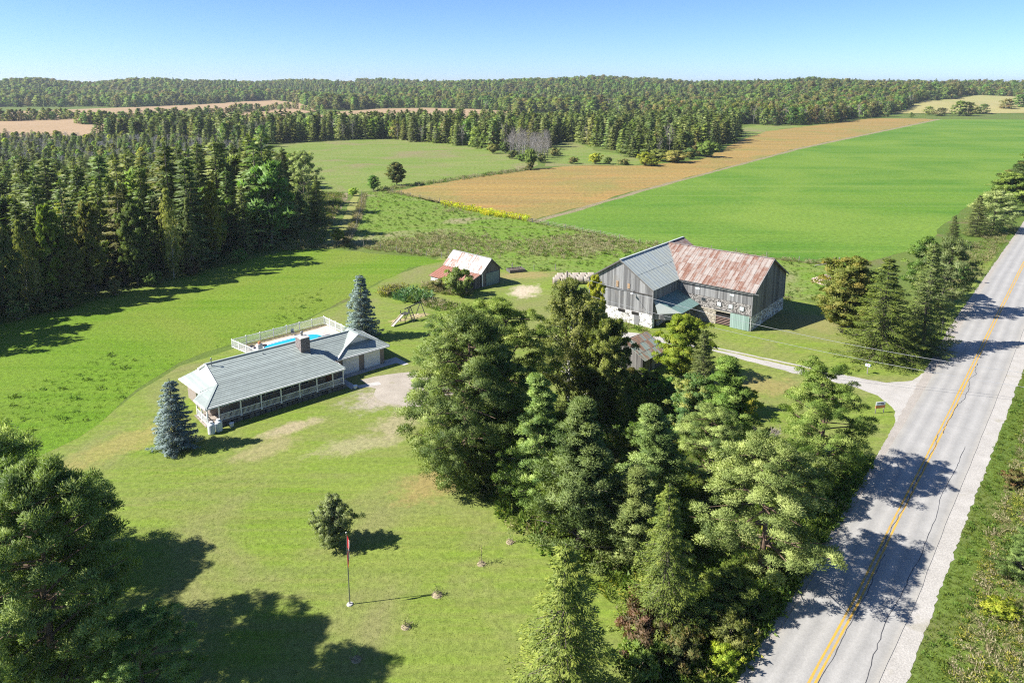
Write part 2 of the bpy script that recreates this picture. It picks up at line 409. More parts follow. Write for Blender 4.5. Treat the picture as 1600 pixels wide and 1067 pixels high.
G_FLOOR = grass_mat('woodland_floor', (0.07, 0.095, 0.02), (0.10, 0.10, 0.04), (0.075, 0.12, 0.018), 0.1, 0.5, 2, bumpd=0.3)
G_FAR = grass_mat('far_woodland_floor', (0.04, 0.06, 0.02), (0.05, 0.065, 0.022), (0.045, 0.07, 0.02), 0.01, 0.05, 0.3)

# ground: one sheet out past the horizon, a fine grid in front and hills beyond
gx = np.unique(np.concatenate([np.linspace(-9000, 9000, 61), np.linspace(-1800, 1800, 121)]))
gy = np.unique(np.concatenate([np.linspace(-400, 14000, 70), np.linspace(600, 3000, 90)]))
gX, gY = np.meshgrid(gx, gy); gz = hz(gX, gY)
gv = np.stack([gX.ravel(), gY.ravel(), gz.ravel()], 1); nx_, ny_ = len(gx), len(gy)
gf = [(j*nx_+i, j*nx_+i+1, (j+1)*nx_+i+1, (j+1)*nx_+i) for j in range(ny_-1) for i in range(nx_-1)]
gm = bpy.data.meshes.new('ground'); gm.from_pydata(gv.tolist(), [], gf); gm.materials.append(G_WILD)
gm.polygons.foreach_set('use_smooth', [True]*len(gf))
tag(obj('ground', gm), 'rough grass ground under the fields and woods', None, None, 'structure')

Z = 0.004
LAWN = [(-260, 1400), (-260, 700), (110, 690), (215, 612), (280, 572), (362, 545), (440, 520), (545, 470), (600, 438), (690, 402), (800, 424), (868, 424), (935, 440), (1000, 450), (1250, 468), (1300, 480), (1400, 470), (1455, 470), (1500, 430), (1560, 395), (1483, 513), (1373, 707), (1249, 911), (1152, 1064), (1050, 1250), (900, 1400)]
sheet('lawn', LAWN, G_LAWN, Z*1, 'mown lawn around the house and barn', seed=1, amp=0.25)
HAY = [(-330, 800), (-60, 752), (40, 722), (120, 684), (215, 606), (280, 566), (362, 538), (440, 515), (520, 478), (580, 446), (640, 418), (694, 408), (640, 401), (560, 393), (500, 389), (440, 392), (350, 416), (250, 444), (150, 470), (60, 492), (0, 508), (-330, 600)]
sheet('hay_field', HAY, G_HAY, Z*2, 'bright green hay field left of the house', seed=2, amp=0.5)
PAST = [(548, 378), (556, 340), (566, 303), (600, 298), (700, 318), (830, 347), (1000, 380), (1150, 398), (1300, 416), (1340, 440), (1290, 466), (1220, 470), (1000, 446), (935, 432), (870, 424), (800, 424), (690, 403), (620, 394)]
sheet('pasture', PAST, G_PAST, Z*2, 'rough weedy pasture behind the barn', seed=3, amp=0.5)
MEAD = [(380, 236), (480, 221), (600, 218), (720, 226), (800, 240), (840, 254), (832, 262), (700, 282), (612, 296), (560, 300), (500, 300), (440, 262)]
sheet('meadow', MEAD, G_MEAD, Z*2, 'pale green meadow in front of the cedar belt', seed=4, amp=1.5, step=8)
SOY = [(612, 299), (700, 284), (832, 265), (900, 259), (1000, 259), (1095, 250), (1125, 236), (1160, 218), (1200, 205), (1290, 194), (1370, 184), (1478, 183.5), (1250, 231), (1100, 271), (1000, 297), (830, 346), (720, 325)]
sheet('soybean_field', SOY, G_SOY, Z*2, 'ripening orange soybean field', seed=5, amp=0.8, step=6)
CROP = [(832, 347), (1000, 299), (1100, 273), (1250, 233), (1480, 184.5), (1560, 178), (1800, 177), (1900, 240), (1640, 262), (1560, 290), (1500, 330), (1440, 385), (1330, 416), (1300, 414), (1150, 396), (1000, 379)]
sheet('green_field', CROP, G_CROP, Z*2, 'smooth bright green crop field by the road', seed=6, amp=0.5, step=6)
sheet('field_margin', [(1478, 183.6), (1250, 231), (1100, 271), (1000, 297), (832, 346), (838, 349), (1004, 299.6), (1102, 273), (1252, 233), (1482, 184.6)], G_DRY, Z*3, 'dry strip between the soybean field and the green field', amp=0.3, step=4, seed=9)
sheet('farm_track', [(500, 388), (520, 365), (538, 338), (548, 312), (556, 301), (562, 303), (556, 325), (548, 350), (530, 376), (524, 388)], G_TRACK, Z*3, 'mown farm track running along the wood', amp=0.15, seed=7, step=2)
sheet('weed_strip', [(528, 382), (548, 352), (558, 325), (566, 303), (572, 304), (566, 335), (553, 366), (545, 384)], G_DRY, Z*4, 'brown weedy strip along the track fence', amp=0.3, seed=8, step=2)
sheet('weed_strip', [(492, 380), (508, 360), (527, 335), (545, 303), (540, 301), (516, 325), (498, 352), (478, 378)], G_DRY, Z*4, 'brown weedy bank beside the wood edge', amp=0.3, seed=18, step=2)
sheet('far_glade', [(846, 232), (880, 222), (905, 224), (930, 236), (985, 243), (1010, 252), (990, 259), (900, 259), (850, 260)], G_MEAD, Z*2, 'yellowish glade between the bare grove and cedars', amp=1, step=8, seed=10)
sheet('far_glade', [(1150, 203), (1180, 196), (1262, 196), (1290, 193), (1200, 205), (1160, 217)], G_MEAD, Z*3, 'yellow grass strip at the end of the soybean field', amp=1.5, step=8, seed=11)
sheet('far_green_field', [(955, 199), (985, 190), (1060, 188), (1060, 200)], G_HAY, Z*2, 'small green field showing behind the cedars', amp=0)
LEFTF = [(-250, 215), (-220, 185), (-60, 178), (0, 175.5), (120, 171.5), (262, 166), (430, 160), (470, 163), (500, 172), (430, 190), (240, 210), (60, 220)]
sheet('stubble_field', LEFTF, G_TAN, 0.5, 'tan stubble field below the far wooded ridge on the left', amp=3, step=30, seed=12, hilly=True)
sheet('stubble_field', [(470, 186), (520, 176), (590, 170.5), (660, 169), (740, 171), (800, 175), (800, 186), (640, 188)], G_TAN, 0.4, 'pinkish stubble field behind the cedar belt', amp=3, step=30, seed=14, hilly=True)
sheet('stubble_field', [(900, 182), (960, 179.5), (975, 182.5), (920, 185)], G_TAN, 0.5, 'sliver of stubble field among the far trees', amp=2, step=30, seed=15, hilly=True)

# ------------------------------------------------------------------ road, shoulders, driveways
def poly_x(tab, Y): return float(np.interp(Y, [p[1] for p in tab], [p[0] for p in tab]))
SHL = [(-9.5, 10), (14.6, 39.1), (22.3, 48.2), (38.5, 67.9), (69.2, 106.2), (139, 188.4), (560, 690)]
SHR = [(0.6, 10), (25.5, 39), (36.5, 51.8), (54.4, 72.5), (85.5, 108.5), (157, 190), (585, 690)]
MID = [(-5.3, 10), (19.5, 39.1), (25.7, 46.2), (33.6, 55.7), (42.4, 66.1), (53.6, 79.4), (65.5, 93.7), (79.5, 110.5), (108.8, 145.4), (147.3, 190), (572, 690)]
YS = [10, 20, 30, 39, 48, 57, 67, 79, 93, 106, 125, 145, 165, 190, 250, 340, 450, 690]
grow = lambda Y: 1+0.003*max(0, min(Y, 190)-39)
def ribbon(name, left, right, z, mat, ys=YS, wob=0.0, sub=6, seed=0, parent=None, label=None, kind=None):
    rs = random.Random(seed); yy = []
    for a, b in zip(ys[:-1], ys[1:]): yy += [a+(b-a)*i/sub for i in range(sub)]
    yy.append(ys[-1]); v = []; f = []; uv = []
    for i, Y in enumerate(yy):
        o1 = rs.gauss(0, wob); o2 = rs.gauss(0, wob)
        v += [(left(Y)+o1, Y, z), (right(Y)+o2, Y, z)]; uv += [(0, Y*1.55), (1, Y*1.55)]
        if i: f.append((2*i-2, 2*i-1, 2*i+1, 2*i))
    me = bpy.data.meshes.new(name); me.from_pydata(v, [], f); me.materials.append(mat)
    ul = me.uv_layers.new(name='uv')
    for lp in me.loops: ul.data[lp.index].uv = uv[lp.vertex_index]
    o = obj(name, me, parent); tag(o, label, None, None, kind); return o
def asphalt():
    m, ns, ls, B = new_mat('old_asphalt'); co = objco(ns)
    uv = ns.new('ShaderNodeUVMap'); uv.uv_map = 'uv'
    sx = ns.new('ShaderNodeSeparateXYZ'); ls.new(uv.outputs[0], sx.inputs[0])
    wn_ = noise(ns, ls, co, 0.12, 3); u = mth(ns, ls, 'ADD', sx.outputs[0], mth(ns, ls, 'MULTIPLY', mth(ns, ls, 'SUBTRACT', wn_, 0.5), 0.06))
    tr = ramp(ns, ls, u, [(0.0, (0.298, 0.283, 0.252)), (0.10, (0.259, 0.253, 0.240)), (0.17, (0.316, 0.307, 0.289)), (0.26, (0.253, 0.247, 0.235)), (0.36, (0.323, 0.313, 0.293)), (0.47, (0.253, 0.247, 0.235)),
                           (0.58, (0.266, 0.259, 0.246)), (0.65, (0.329, 0.318, 0.299)), (0.74, (0.259, 0.253, 0.240)), (0.84, (0.316, 0.307, 0.289)), (0.93, (0.266, 0.258, 0.241)), (1.0, (0.316, 0.299, 0.266))])
    n1 = noise(ns, ls, co, 0.35, 5, 0.7); n2 = noise(ns, ls, co, 9, 3, 0.8)
    c = mix(ns, ls, 1.0, tr, ramp(ns, ls, n1, [(0.3, (0.9, 0.9, 0.9)), (0.7, (1.1, 1.1, 1.1))]), 'MULTIPLY')
    c = mix(ns, ls, 1.0, c, ramp(ns, ls, n2, [(0.3, (0.86, 0.86, 0.86)), (0.7, (1.14, 1.14, 1.14))]), 'MULTIPLY')
    n3 = noise(ns, ls, co, 0.8, 4, 0.7)
    c = mix(ns, ls, ramp(ns, ls, n3, [(0.66, (0, 0, 0)), (0.74, (0.35, 0.35, 0.35))]), c, (0.13, 0.13, 0.135))
    ls.new(c, B.inputs['Base Color']); B.inputs['Roughness'].default_value = 0.8; bump(ns, ls, B, n2, 0.3, 0.03); return m
def gravel(name, a, b, weed=None):
    m, ns, ls, B = new_mat(name); co = objco(ns)
    n1 = noise(ns, ls, co, 0.5, 5, 0.7); n2 = noise(ns, ls, co, 8, 3, 0.8); n3 = noise(ns, ls, co, 0.22, 4, 0.65, 0.5)
    c = ramp(ns, ls, n1, [(0.3, a), (0.7, b)])
    c = mix(ns, ls, 1.0, c, ramp(ns, ls, n2, [(0.3, (0.75, 0.75, 0.75)), (0.7, (1.25, 1.25, 1.25))]), 'MULTIPLY')
    if weed: c = mix(ns, ls, ramp(ns, ls, n3, [(0.60, (0, 0, 0)), (0.72, (0.8, 0.8, 0.8))]), c, weed)
    ls.new(c, B.inputs['Base Color']); B.inputs['Roughness'].default_value = 0.9; bump(ns, ls, B, n2, 0.6, 0.05); return m
M_ASPH = asphalt(); M_GRAV = gravel('pale_gravel', (0.31, 0.292, 0.265), (0.39, 0.37, 0.34), (0.27, 0.25, 0.19)); M_DRIVE = gravel('driveway_gravel', (0.27, 0.235, 0.19), (0.36, 0.32, 0.265), (0.20, 0.18, 0.09))
M_SHOUL = gravel('shoulder_gravel', (0.26, 0.235, 0.205), (0.335, 0.305, 0.27), (0.19, 0.18, 0.1))
ribbon('road_shoulder', lambda Y: poly_x(SHL, Y), lambda Y: poly_x(MID, Y)-3.0*grow(Y), Z*4, M_SHOUL, wob=0.08, sub=30, seed=1, label='narrow gravel shoulder on the farm side of the road', kind='structure')
ribbon('road_shoulder', lambda Y: poly_x(MID, Y)+3.0*grow(Y), lambda Y: poly_x(SHR, Y), Z*4, M_GRAV, wob=0.08, sub=30, seed=2, label='wide pale gravel shoulder on the far side of the road', kind='structure')
road = ribbon('road', lambda Y: poly_x(MID, Y)-4.2*grow(Y), lambda Y: poly_x(MID, Y)+4.35*grow(Y), Z*5+0.03, M_ASPH, label='two lane grey asphalt road', kind='structure', wob=0.03)
def paint():
    m, ns, ls, B = new_mat('worn_yellow_paint'); co = objco(ns); n = noise(ns, ls, co, 1.5, 5, 0.8)
    c = ramp(ns, ls, n, [(0.36, (0.27, 0.22, 0.12)), (0.5, (0.50, 0.29, 0.035))]); ls.new(c, B.inputs['Base Color']); B.inputs['Roughness'].default_value = 0.7; return m
M_YEL = paint(); M_TAR = flat_mat('crack_sealant', (0.05, 0.05, 0.055), 0.6)
for s_ in (-1, 1):
    ribbon('yellow_line', lambda Y, s_=s_: poly_x(MID, Y)+s_*0.22-0.1, lambda Y, s_=s_: poly_x(MID, Y)+s_*0.22+0.1, Z*6+0.03, M_YEL, wob=0.012, seed=5, parent=road)
def crack(off, amp, w_, y0, y1, seed):
    rs = random.Random(seed); yy = np.arange(y0, y1, 0.45); x = 0; v = []; f = []
    for i, Y in enumerate(yy):
        x += rs.gauss(0, amp*0.35)-x*0.12; c = poly_x(MID, Y)+off(Y)+x; ww = w_*(0.7+rs.random()*0.6)
        v += [(c-ww, Y, Z*7+0.03), (c+ww, Y, Z*7+0.03)]
        if i: f.append((2*i-2, 2*i-1, 2*i+1, 2*i))
    me = bpy.data.meshes.new('tar_seam'); me.from_pydata(v, [], f); me.materials.append(M_TAR); obj('tar_seam', me, road)
def offs(pix):
    q = [at(*p) for p in pix]; ys = [p[1] for p in q]; xs = [p[0]-poly_x(MID, p[1]) for p in q]
    return lambda Y: float(np.interp(Y, ys, xs))
crack(offs([(1354, 1067), (1394, 955), (1444, 850), (1482, 759), (1510, 693)]), 0.16, 0.03, 30, 69.5, 3)
crack(lambda Y: 0.42, 0.16, 0.03, 30, 52, 4); crack(lambda Y: 0.5, 0.3, 0.035, 72, 92, 5); crack(lambda Y: 0.0, 0.25, 0.03, 52, 72, 6)
DRV = [(1452, 578), (1425, 595), (1385, 598), (1340, 590), (1280, 577), (1200, 560), (1130, 545), (1060, 531), (1010, 522), (960, 517), (960, 526), (1000, 530), (1050, 538), (1110, 547), (1180, 567), (1250, 585), (1290, 593), (1340, 606), (1372, 618), (1394, 636), (1400, 656), (1388, 684), (1371, 712), (1400, 700), (1440, 640)]
sheet('driveway', DRV, M_GRAV, Z*3, 'pale gravel driveway from the road to the barn', amp=0.12, step=1, seed=3)
sheet('driveway_strip', [(1270, 577), (1200, 562), (1130, 547), (1060, 534), (1060, 535), (1130, 549), (1200, 564), (1270, 580)], G_TRACK, Z*4, 'grass strip between the wheel tracks of the driveway', amp=0.08, step=1, seed=3)
sheet('parking_pad', [(562, 594), (585, 588), (640, 582), (720, 583), (790, 594), (780, 614), (690, 630), (636, 636), (604, 630), (584, 617), (588, 607)], M_DRIVE, Z*3, 'gravel parking pad in front of the garage', amp=0.35, step=1.2, seed=6)

# ------------------------------------------------------------------ farmhouse
M_ROOF = flat_mat('pale_green_steel_roof', (0.31, 0.352, 0.328), 0.5, 0.1, 0.10, 1.2, spec=0.5, tint=True)
M_WHITE = flat_mat('white_paint', (0.78, 0.78, 0.77), 0.5, var=0.05)
M_BRICK = flat_mat('taupe_brick', (0.27, 0.225, 0.195), 0.85, var=0.25, vs=5, bmp=0.4)
M_CBRICK = flat_mat('grey_brick', (0.22, 0.19, 0.18), 0.85, var=0.3, vs=5, bmp=0.4, tint=True)
M_GLASS = flat_mat('window_glass', (0.02, 0.025, 0.03), 0.06, spec=0.8)
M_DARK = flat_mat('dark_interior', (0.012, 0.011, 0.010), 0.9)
M_CONC = flat_mat('concrete', (0.40, 0.385, 0.36), 0.85, var=0.15, vs=1.2, bmp=0.2)
M_DECKW = flat_mat('deck_boards', (0.30, 0.26, 0.22), 0.8, var=0.2, tint=True)
M_STEEL = flat_mat('dull_steel', (0.25, 0.26, 0.27), 0.4, 0.7)
M_BLACK = flat_mat('black_plastic', (0.02, 0.02, 0.022), 0.5)
M_STONE = flat_mat('dark_field_stone', (0.13, 0.125, 0.12), 0.9, var=0.35, vs=4, bmp=0.4, tint=True)
HO = (-33.97, 72.67); HA = math.atan2(.664, .748)
house = empty('farmhouse', HO, HA, 'long low farmhouse with pale grey-green metal roof, white front porch and double garage', 'house')
def hw(u, v): return (HO[0]+u*math.cos(HA)-v*math.sin(HA), HO[1]+u*math.sin(HA)+v*math.cos(HA))
def wallbox(u0, u1, w0, w1, z0, z1, mat, name='wall', parent=house):
    return MB().box(((u0+u1)/2, (w0+w1)/2, (z0+z1)/2), (u1-u0, w1-w0, z1-z0)).build(name, mat, parent)
wallbox(1.2, 17.2, 2.2, 10.4, 0.0, 2.75, M_BRICK); wallbox(17.2, 25.1, 3.8, 10.4, 0.0, 2.6, M_BRICK)
roof = empty('roof', (0, 0, 0)); roof.parent = house
def roof_face(pts3, courses=True, th=0.10, dw=0.30, name='roof_panel'):
    P0, P1, P2 = [Vector(p) for p in pts3[:3]]
    n = Vector((0, 0, 0))
    for i in range(1, len(pts3)-1): n += (Vector(pts3[i])-P0).cross(Vector(pts3[i+1])-P0)
    n.normalize()
    if n.z < 0: n = -n
    U = Vector((0, 0, 1)).cross(n)
    U = U.normalized() if U.length > 1e-4 else Vector((1, 0, 0))
    V = n.cross(U); pl = Plane(P0, U, V)
    mb = MB(); mb.slab([Vector(p) for p in pts3], n, th); mb.build(name, M_ROOF, roof)
    if courses:
        poly = [pl.st(p) for p in pts3]; t0 = min(q[1] for q in poly); t1 = max(q[1] for q in poly); t = t0; s0 = min(q[0] for q in poly)-1; s1 = max(q[0] for q in poly)+1
        while t < t1-0.03:
            c = cell(poly, s0, s1, t, min(t+dw, t1))
            if c:
                mb = MB(); mb.slab([pl.pt(q, 0.012+0.028*max(0, 1-(q[1]-t)/dw)) for q in c], n, 0.011, random.uniform(0.3, 0.7)); mb.build('roof_course', M_ROOF, roof)
            t += dw
zf = lambda w_: 2.6+.343*w_
zg = lambda w_: 2.6+.526*(w_-3.2)
roof_face([(0, 0, 2.6), (17.1, 0, 2.6), (15.5, 3.84, zf(3.84)), (14.5, 3.84, zf(3.84)), (14.1, 7, zf(7)), (2.5, 7, zf(7)), (2.4, 3.2, zf(3.2))])
roof_face([(17.1, 0, 2.6), (17.3, 3.6, 2.62), (15.5, 3.84, zf(3.84))])
roof_face([(0, 0, 2.6), (2.4, 3.2, zf(3.2)), (-.15, 3.4, 2.56)])
roof_face([(2.4, 3.2, zf(3.2)), (.84, 4.5, 2.72), (-.15, 3.4, 2.56)])
roof_face([(.45, 10.7, 2.6), (.84, 4.5, 2.72), (2.4, 3.2, zf(3.2)), (2.35, 9.4, 3.66)])
roof_face([(2.5, 7, 5.0), (14.1, 7, 5.0), (14.1, 10.9, 2.8), (2.3, 10.9, 2.8)], courses=False)
roof_face([(2.35, 9.4, 3.62), (2.3, 10.9, 2.78), (.45, 10.8, 2.58)], courses=False)
roof_face([(14.1, 3.2, 2.6), (25.6, 3.2, 2.6), (22.5, 7, zg(7)), (14.1, 7, zg(7))])
roof_face([(25.6, 3.2, 2.6), (25.6, 10.9, 2.6), (22.5, 7, zg(7))])
roof_face([(14.1, 7, zg(7)), (22.5, 7, zg(7)), (25.6, 10.9, 2.6), (14.1, 10.9, 2.6)], courses=False)
roof_face([(21.8, 7.7, 4.78), (21.7, 4.7, 4.78), (19.6, 4.45, 3.45), (18.7, 7.3, 3.2)], dw=.33)
roof_face([(18.7, 7.3, 3.2), (19.6, 4.45, 3.45), (17.6, 3.05, 2.68), (17.3, 5.3, 2.9)], dw=.33)
roof_face([(21.8, 7.7, 4.78), (23.9, 4.7, 3.5), (21.7, 4.7, 4.78)], courses=False)
# ridge caps, fascias, gables
def bar(a, b, w_, h_, mat, name, parent): 
    a, b = Vector(a), Vector(b); d = (b-a).normalized(); s_ = Vector((-d.y, d.x, 0)); s_ = s_.normalized()*w_/2 if s_.length > 1e-4 else Vector((w_/2, 0, 0)); u_ = d.cross(s_).normalized()*h_/2
    mb = MB(); b0 = 0
    for p in (a, b): mb.v += [tuple(p+s_+u_), tuple(p-s_+u_), tuple(p-s_-u_), tuple(p+s_-u_)]
    mb.f += [(0, 1, 2, 3), (7, 6, 5, 4), (0, 4, 5, 1), (1, 5, 6, 2), (2, 6, 7, 3), (3, 7, 4, 0)]; mb.t += [0.5]*6
    return mb.build(name, mat, parent)
bar((2.4, 7, 5.07), (14.1, 7, 5.07), .3, .06, M_ROOF, 'ridge_cap', roof); bar((14.2, 7, zg(7)+.07), (22.5, 7, zg(7)+.07), .3, .06, M_ROOF, 'ridge_cap', roof)
bar((21.8, 7.6, 4.84), (21.7, 4.7, 4.84), .28, .06, M_ROOF, 'ridge_cap', roof)
bar((0, 0, 2.66), (2.4, 3.2, zf(3.2)+.06), .25, .05, M_ROOF, 'ridge_cap', roof); bar((25.6, 3.2, 2.66), (22.5, 7, zg(7)+.06), .25, .05, M_ROOF, 'ridge_cap', roof)
bar((17.1, 0, 2.66), (15.5, 3.84, zf(3.84)+.06), .25, .05, M_ROOF, 'ridge_cap', roof)
for a, b in (((0, -.06, 2.52), (17.1, -.06, 2.52)), ((17.16, -.06, 2.52), (17.36, 3.6, 2.54)), ((17.7, 3.12, 2.5), (25.6, 3.12, 2.5)), ((25.67, 3.2, 2.5), (25.67, 10.9, 2.5)), ((-.06, 0, 2.52), (-.21, 3.4, 2.48)), ((.38, 10.7, 2.52), (.78, 4.5, 2.62))):
    bar(a, b, .1, .18, M_WHITE, 'gutter', roof)
def tri_wall(pts, th, mat, name):
    mb = MB(); n = (Vector(pts[1])-Vector(pts[0])).cross(Vector(pts[2])-Vector(pts[0])); mb.slab([Vector(p) for p in pts], n, th); return mb.build(name, mat, house)
tri_wall([(2.46, 3.25, zf(3.25)-.06), (2.52, 6.98, 4.92), (2.42, 9.4, 3.6)], .12, M_WHITE, 'gable')
bar((2.38, 3.2, zf(3.2)+.02), (2.44, 7, 5.02), .12, .2, M_WHITE, 'bargeboard', house); bar((2.44, 7, 5.02), (2.32, 9.5, 3.66), .12, .2, M_WHITE, 'bargeboard', house)
tri_wall([(14.05, 4.0, zf(4)-.2), (14.05, 7, 4.9), (14.05, 9.5, 3.4), (14.05, 4, 2.7)], .12, M_WHITE, 'gable')
tri_wall([(14.45, 3.86, 2.7), (15.5, 3.86, 2.9), (15.5, 3.86, zf(3.8)-.1), (14.45, 3.86, zf(3.8)-.1)], .08, M_WHITE, 'gable')
tri_wall([(19.75, 5.0, 3.5), (23.5, 5.0, 3.5), (21.7, 5.0, 4.68)], .1, M_WHITE, 'dormer_gable')
bar((19.5, 4.4, 3.4), (21.7, 4.66, 4.74), .12, .16, M_WHITE, 'bargeboard', house); bar((21.7, 4.66, 4.74), (23.9, 4.66, 3.5), .12, .16, M_WHITE, 'bargeboard', house); bar((17.6, 3.0, 2.62), (19.5, 4.4, 3.4), .12, .16, M_WHITE, 'bargeboard', house)
# porch
deck = MB()
for k in range(14): deck.box((8.4, -.02+k*.165, .52), (17.2, .15, .06), tint=random.random())
for k in range(9): deck.box((.45, 2.35+k*.165, .52), (1.3, .15, .06), tint=random.random())
deck.build('porch_deck', M_DECKW, house, kind='stuff')
for k in range(26):
    MB().box((.35+k*.66, -.02+random.uniform(-.05, .05), .22), (.58, .34, .40+random.uniform(-.06, .04)), random.uniform(-.12, .12), random.random(), .88).build('stone', M_STONE, house)
PU = [0.12, 1.4, 3.85, 6.25, 8.65, 11.0, 13.25, 15.4, 16.85]
def rail(a, b):
    a, b = Vector(a), Vector(b); r = empty('railing', (0, 0, 0)); r.parent = house
    for z_ in (0.72, 1.42): bar((a.x, a.y, z_), (b.x, b.y, z_), .06, .06, M_WHITE, 'rail', r)
    n = max(2, int((b-a).length/.135)); mb = MB()
    for i in range(1, n): p = a.lerp(b, i/n); mb.box((p.x, p.y, 1.07), (.04, .04, .66))
    mb.build('baluster', M_WHITE, r, kind='stuff')
for i, u in enumerate(PU):
    MB().box((u, .08, 1.5), (.13, .13, 2.0)).box((u, .08, .62), (.18, .18, .14)).build('porch_post', M_WHITE, house)
    if i > 1: rail((PU[i-1]+.07, .08, 0), (u-.07, .08, 0))
for v_ in (1.7, 3.3):
    MB().box((0.05, v_, 1.5), (.13, .13, 2.0)).build('porch_post', M_WHITE, house)
rail((.05, .15, 0), (.05, 1.64, 0)); rail((.05, 1.76, 0), (.05, 3.24, 0))
def window(u, v, z, w_, h_, panes=1, ax='u', nm='window'):
    o = MB(); d = (w_, .06, h_) if ax == 'u' else (.06, w_, h_); o.box((u, v, z), d); wo = o.build(nm, M_WHITE, house)
    for k in range(panes):
        q = (k-(panes-1)/2)*w_/panes
        if ax == 'u': MB().box((u+q, v-.035, z), (w_/panes-.1, .03, h_-.12)).build('pane', M_GLASS, wo)
        else: MB().box((u-.035, v+q, z), (.03, w_/panes-.1, h_-.12)).build('pane', M_GLASS, wo)
for u, w_, p, h_ in ((2.6, 1.3, 2, 1.0), (5.2, 1.3, 2, 1.0), (7.6, 2.0, 2, 1.35), (9.9, 2.0, 2, 1.35), (12.1, 2.0, 2, 1.35), (14.3, 1.1, 1, 1.3)): window(u, 2.17, 1.75, w_, h_, p)
d_ = MB().box((16.0, 2.16, 1.5), (.95, .07, 2.0)).build('door', flat_mat('brown_door', (.16, .07, .04), .5), house); MB().box((15.68, 2.1, 1.5), (.06, .06, .12)).build('handle', M_STEEL, d_)
window(1.17, 6.5, 1.6, 1.2, 1.0, 2, 'v')
for u0, u1 in ((18.75, 21.15), (21.95, 24.4)):
    gd = MB().box(((u0+u1)/2, 3.76, 1.12), (u1-u0, .08, 2.2)).build('garage_door', M_WHITE, house)
    for k in range(4): MB().box(((u0+u1)/2, 3.705, .32+k*.54), (u1-u0-.08, .04, .5)).build('panel', M_WHITE, gd)
# chimneys and pipes
ch = empty('chimney', (0, 0, 0)); ch.parent = house; cb = MB()
for r_ in range(28):
    z_ = 3.2+r_*.1
    for k in range(5):
        o_ = .11 if r_ % 2 else 0
        cb.box((13.72+k*.22+o_*.5, 4.66, z_), (.2, .1, .085), tint=random.random()); cb.box((13.72+k*.22+o_*.5, 6.24, z_), (.2, .1, .085), tint=random.random())
    for k in range(7): cb.box((14.72, 4.78+k*.22, z_), (.1, .2, .085), tint=random.random()); cb.box((13.58, 4.78+k*.22, z_), (.1, .2, .085), tint=random.random())
cb.build('brick', M_CBRICK, ch, kind='stuff')
MB().box((14.15, 5.45, 4.6), (1.06, 1.5, 2.8)).build('stack', flat_mat('mortar', (.3, .28, .26), .9), ch)
MB().box((14.15, 5.45, 6.06), (1.24, 1.7, .12)).build('chimney_cap', M_CONC, ch)
MB().lathe([(.14, 0), (.14, .35), (.2, .38), (.2, .5), (.05, .6)], 10, (14.2, 5.7, 6.12)).build('flue', M_STEEL, ch)
MB().box((9.6, 8.2, 4.9), (.6, .6, 1.1)).build('small_chimney', flat_mat('pale_block', (.5, .48, .46), .8), house, 'small pale chimney on the back slope')
MB().lathe([(.2, 0), (.17, .3)], 10, (9.6, 8.2, 5.45)).build('chimney_pot', flat_mat('terracotta', (.45, .2, .1), .8), house)
MB().tube([(3.0, 6.45, 4.6), (3.0, 6.45, 5.65)], .06, 8).lathe([(.11, 0), (.11, .14), (.02, .2)], 8, (3.0, 6.45, 5.65)).build('vent_pipe', M_STEEL, house)
MB().tube([(9.2, 6.2, 4.6), (9.2, 6.2, 5.0)], .06, 8).build('vent_pipe', M_STEEL, house)
# concrete apron and path
def hsheet(name, pts, mat, z, label): return sheet(name, [hw(*p) for p in pts], mat, z, label, amp=0, world=True)
hsheet('apron', [(18.3, 2.6), (26.3, 2.6), (26.6, 1.2), (27.4, 1.2), (27.4, 4.5), (25.2, 4.5), (25.2, 3.72), (18.3, 3.72)], M_CONC, Z*4, 'concrete apron in front of the garage doors')
hsheet('path', [(17.4, -.9), (18.3, -.9), (18.3, 3.72), (17.4, 3.72)], M_CONC, Z*4, 'concrete path from the porch to the garage')
hsheet('path', [(18.3, -1.4), (21.0, -2.2), (21.2, -1.2), (18.3, -.4)], M_CONC, Z*5, 'concrete path end meeting the gravel pad')
# propane tanks, planters
M_TANK = flat_mat('tank_white', (.66, .70, .74), .35, var=.06)
for k, (u, v, lab) in enumerate(((.1, -1.0, 'left white upright propane tank by the porch corner'), (.95, -.9, 'right white upright propane tank beside its twin at the porch'))):
    t = empty('propane_tank', hw(u, v), HA, lab, 'propane tank')
    MB().lathe([(.30, 0), (.37, .05), (.38, .2), (.38, 1.05), (.33, 1.18), (.18, 1.27), (.0, 1.28)], 18).build('body', M_TANK, t)
    MB().lathe([(.2, 1.2), (.2, 1.42)], 14).build('collar', M_TANK, t); MB().box((0, 0, 1.33), (.1, .06, .12)).build('valve', M_STEEL, t)
for u in (2.4, 17.9):
    t = empty('planter', hw(u, -.75 if u < 5 else -1.0), HA, 'white tub planter in the porch shade' if u < 5 else 'white planter at the corner of the porch path', 'planter')
    MB().lathe([(.2, 0), (.27, .38), (.29, .4), (.24, .4), (.22, .34)], 12).build('tub', M_WHITE, t)

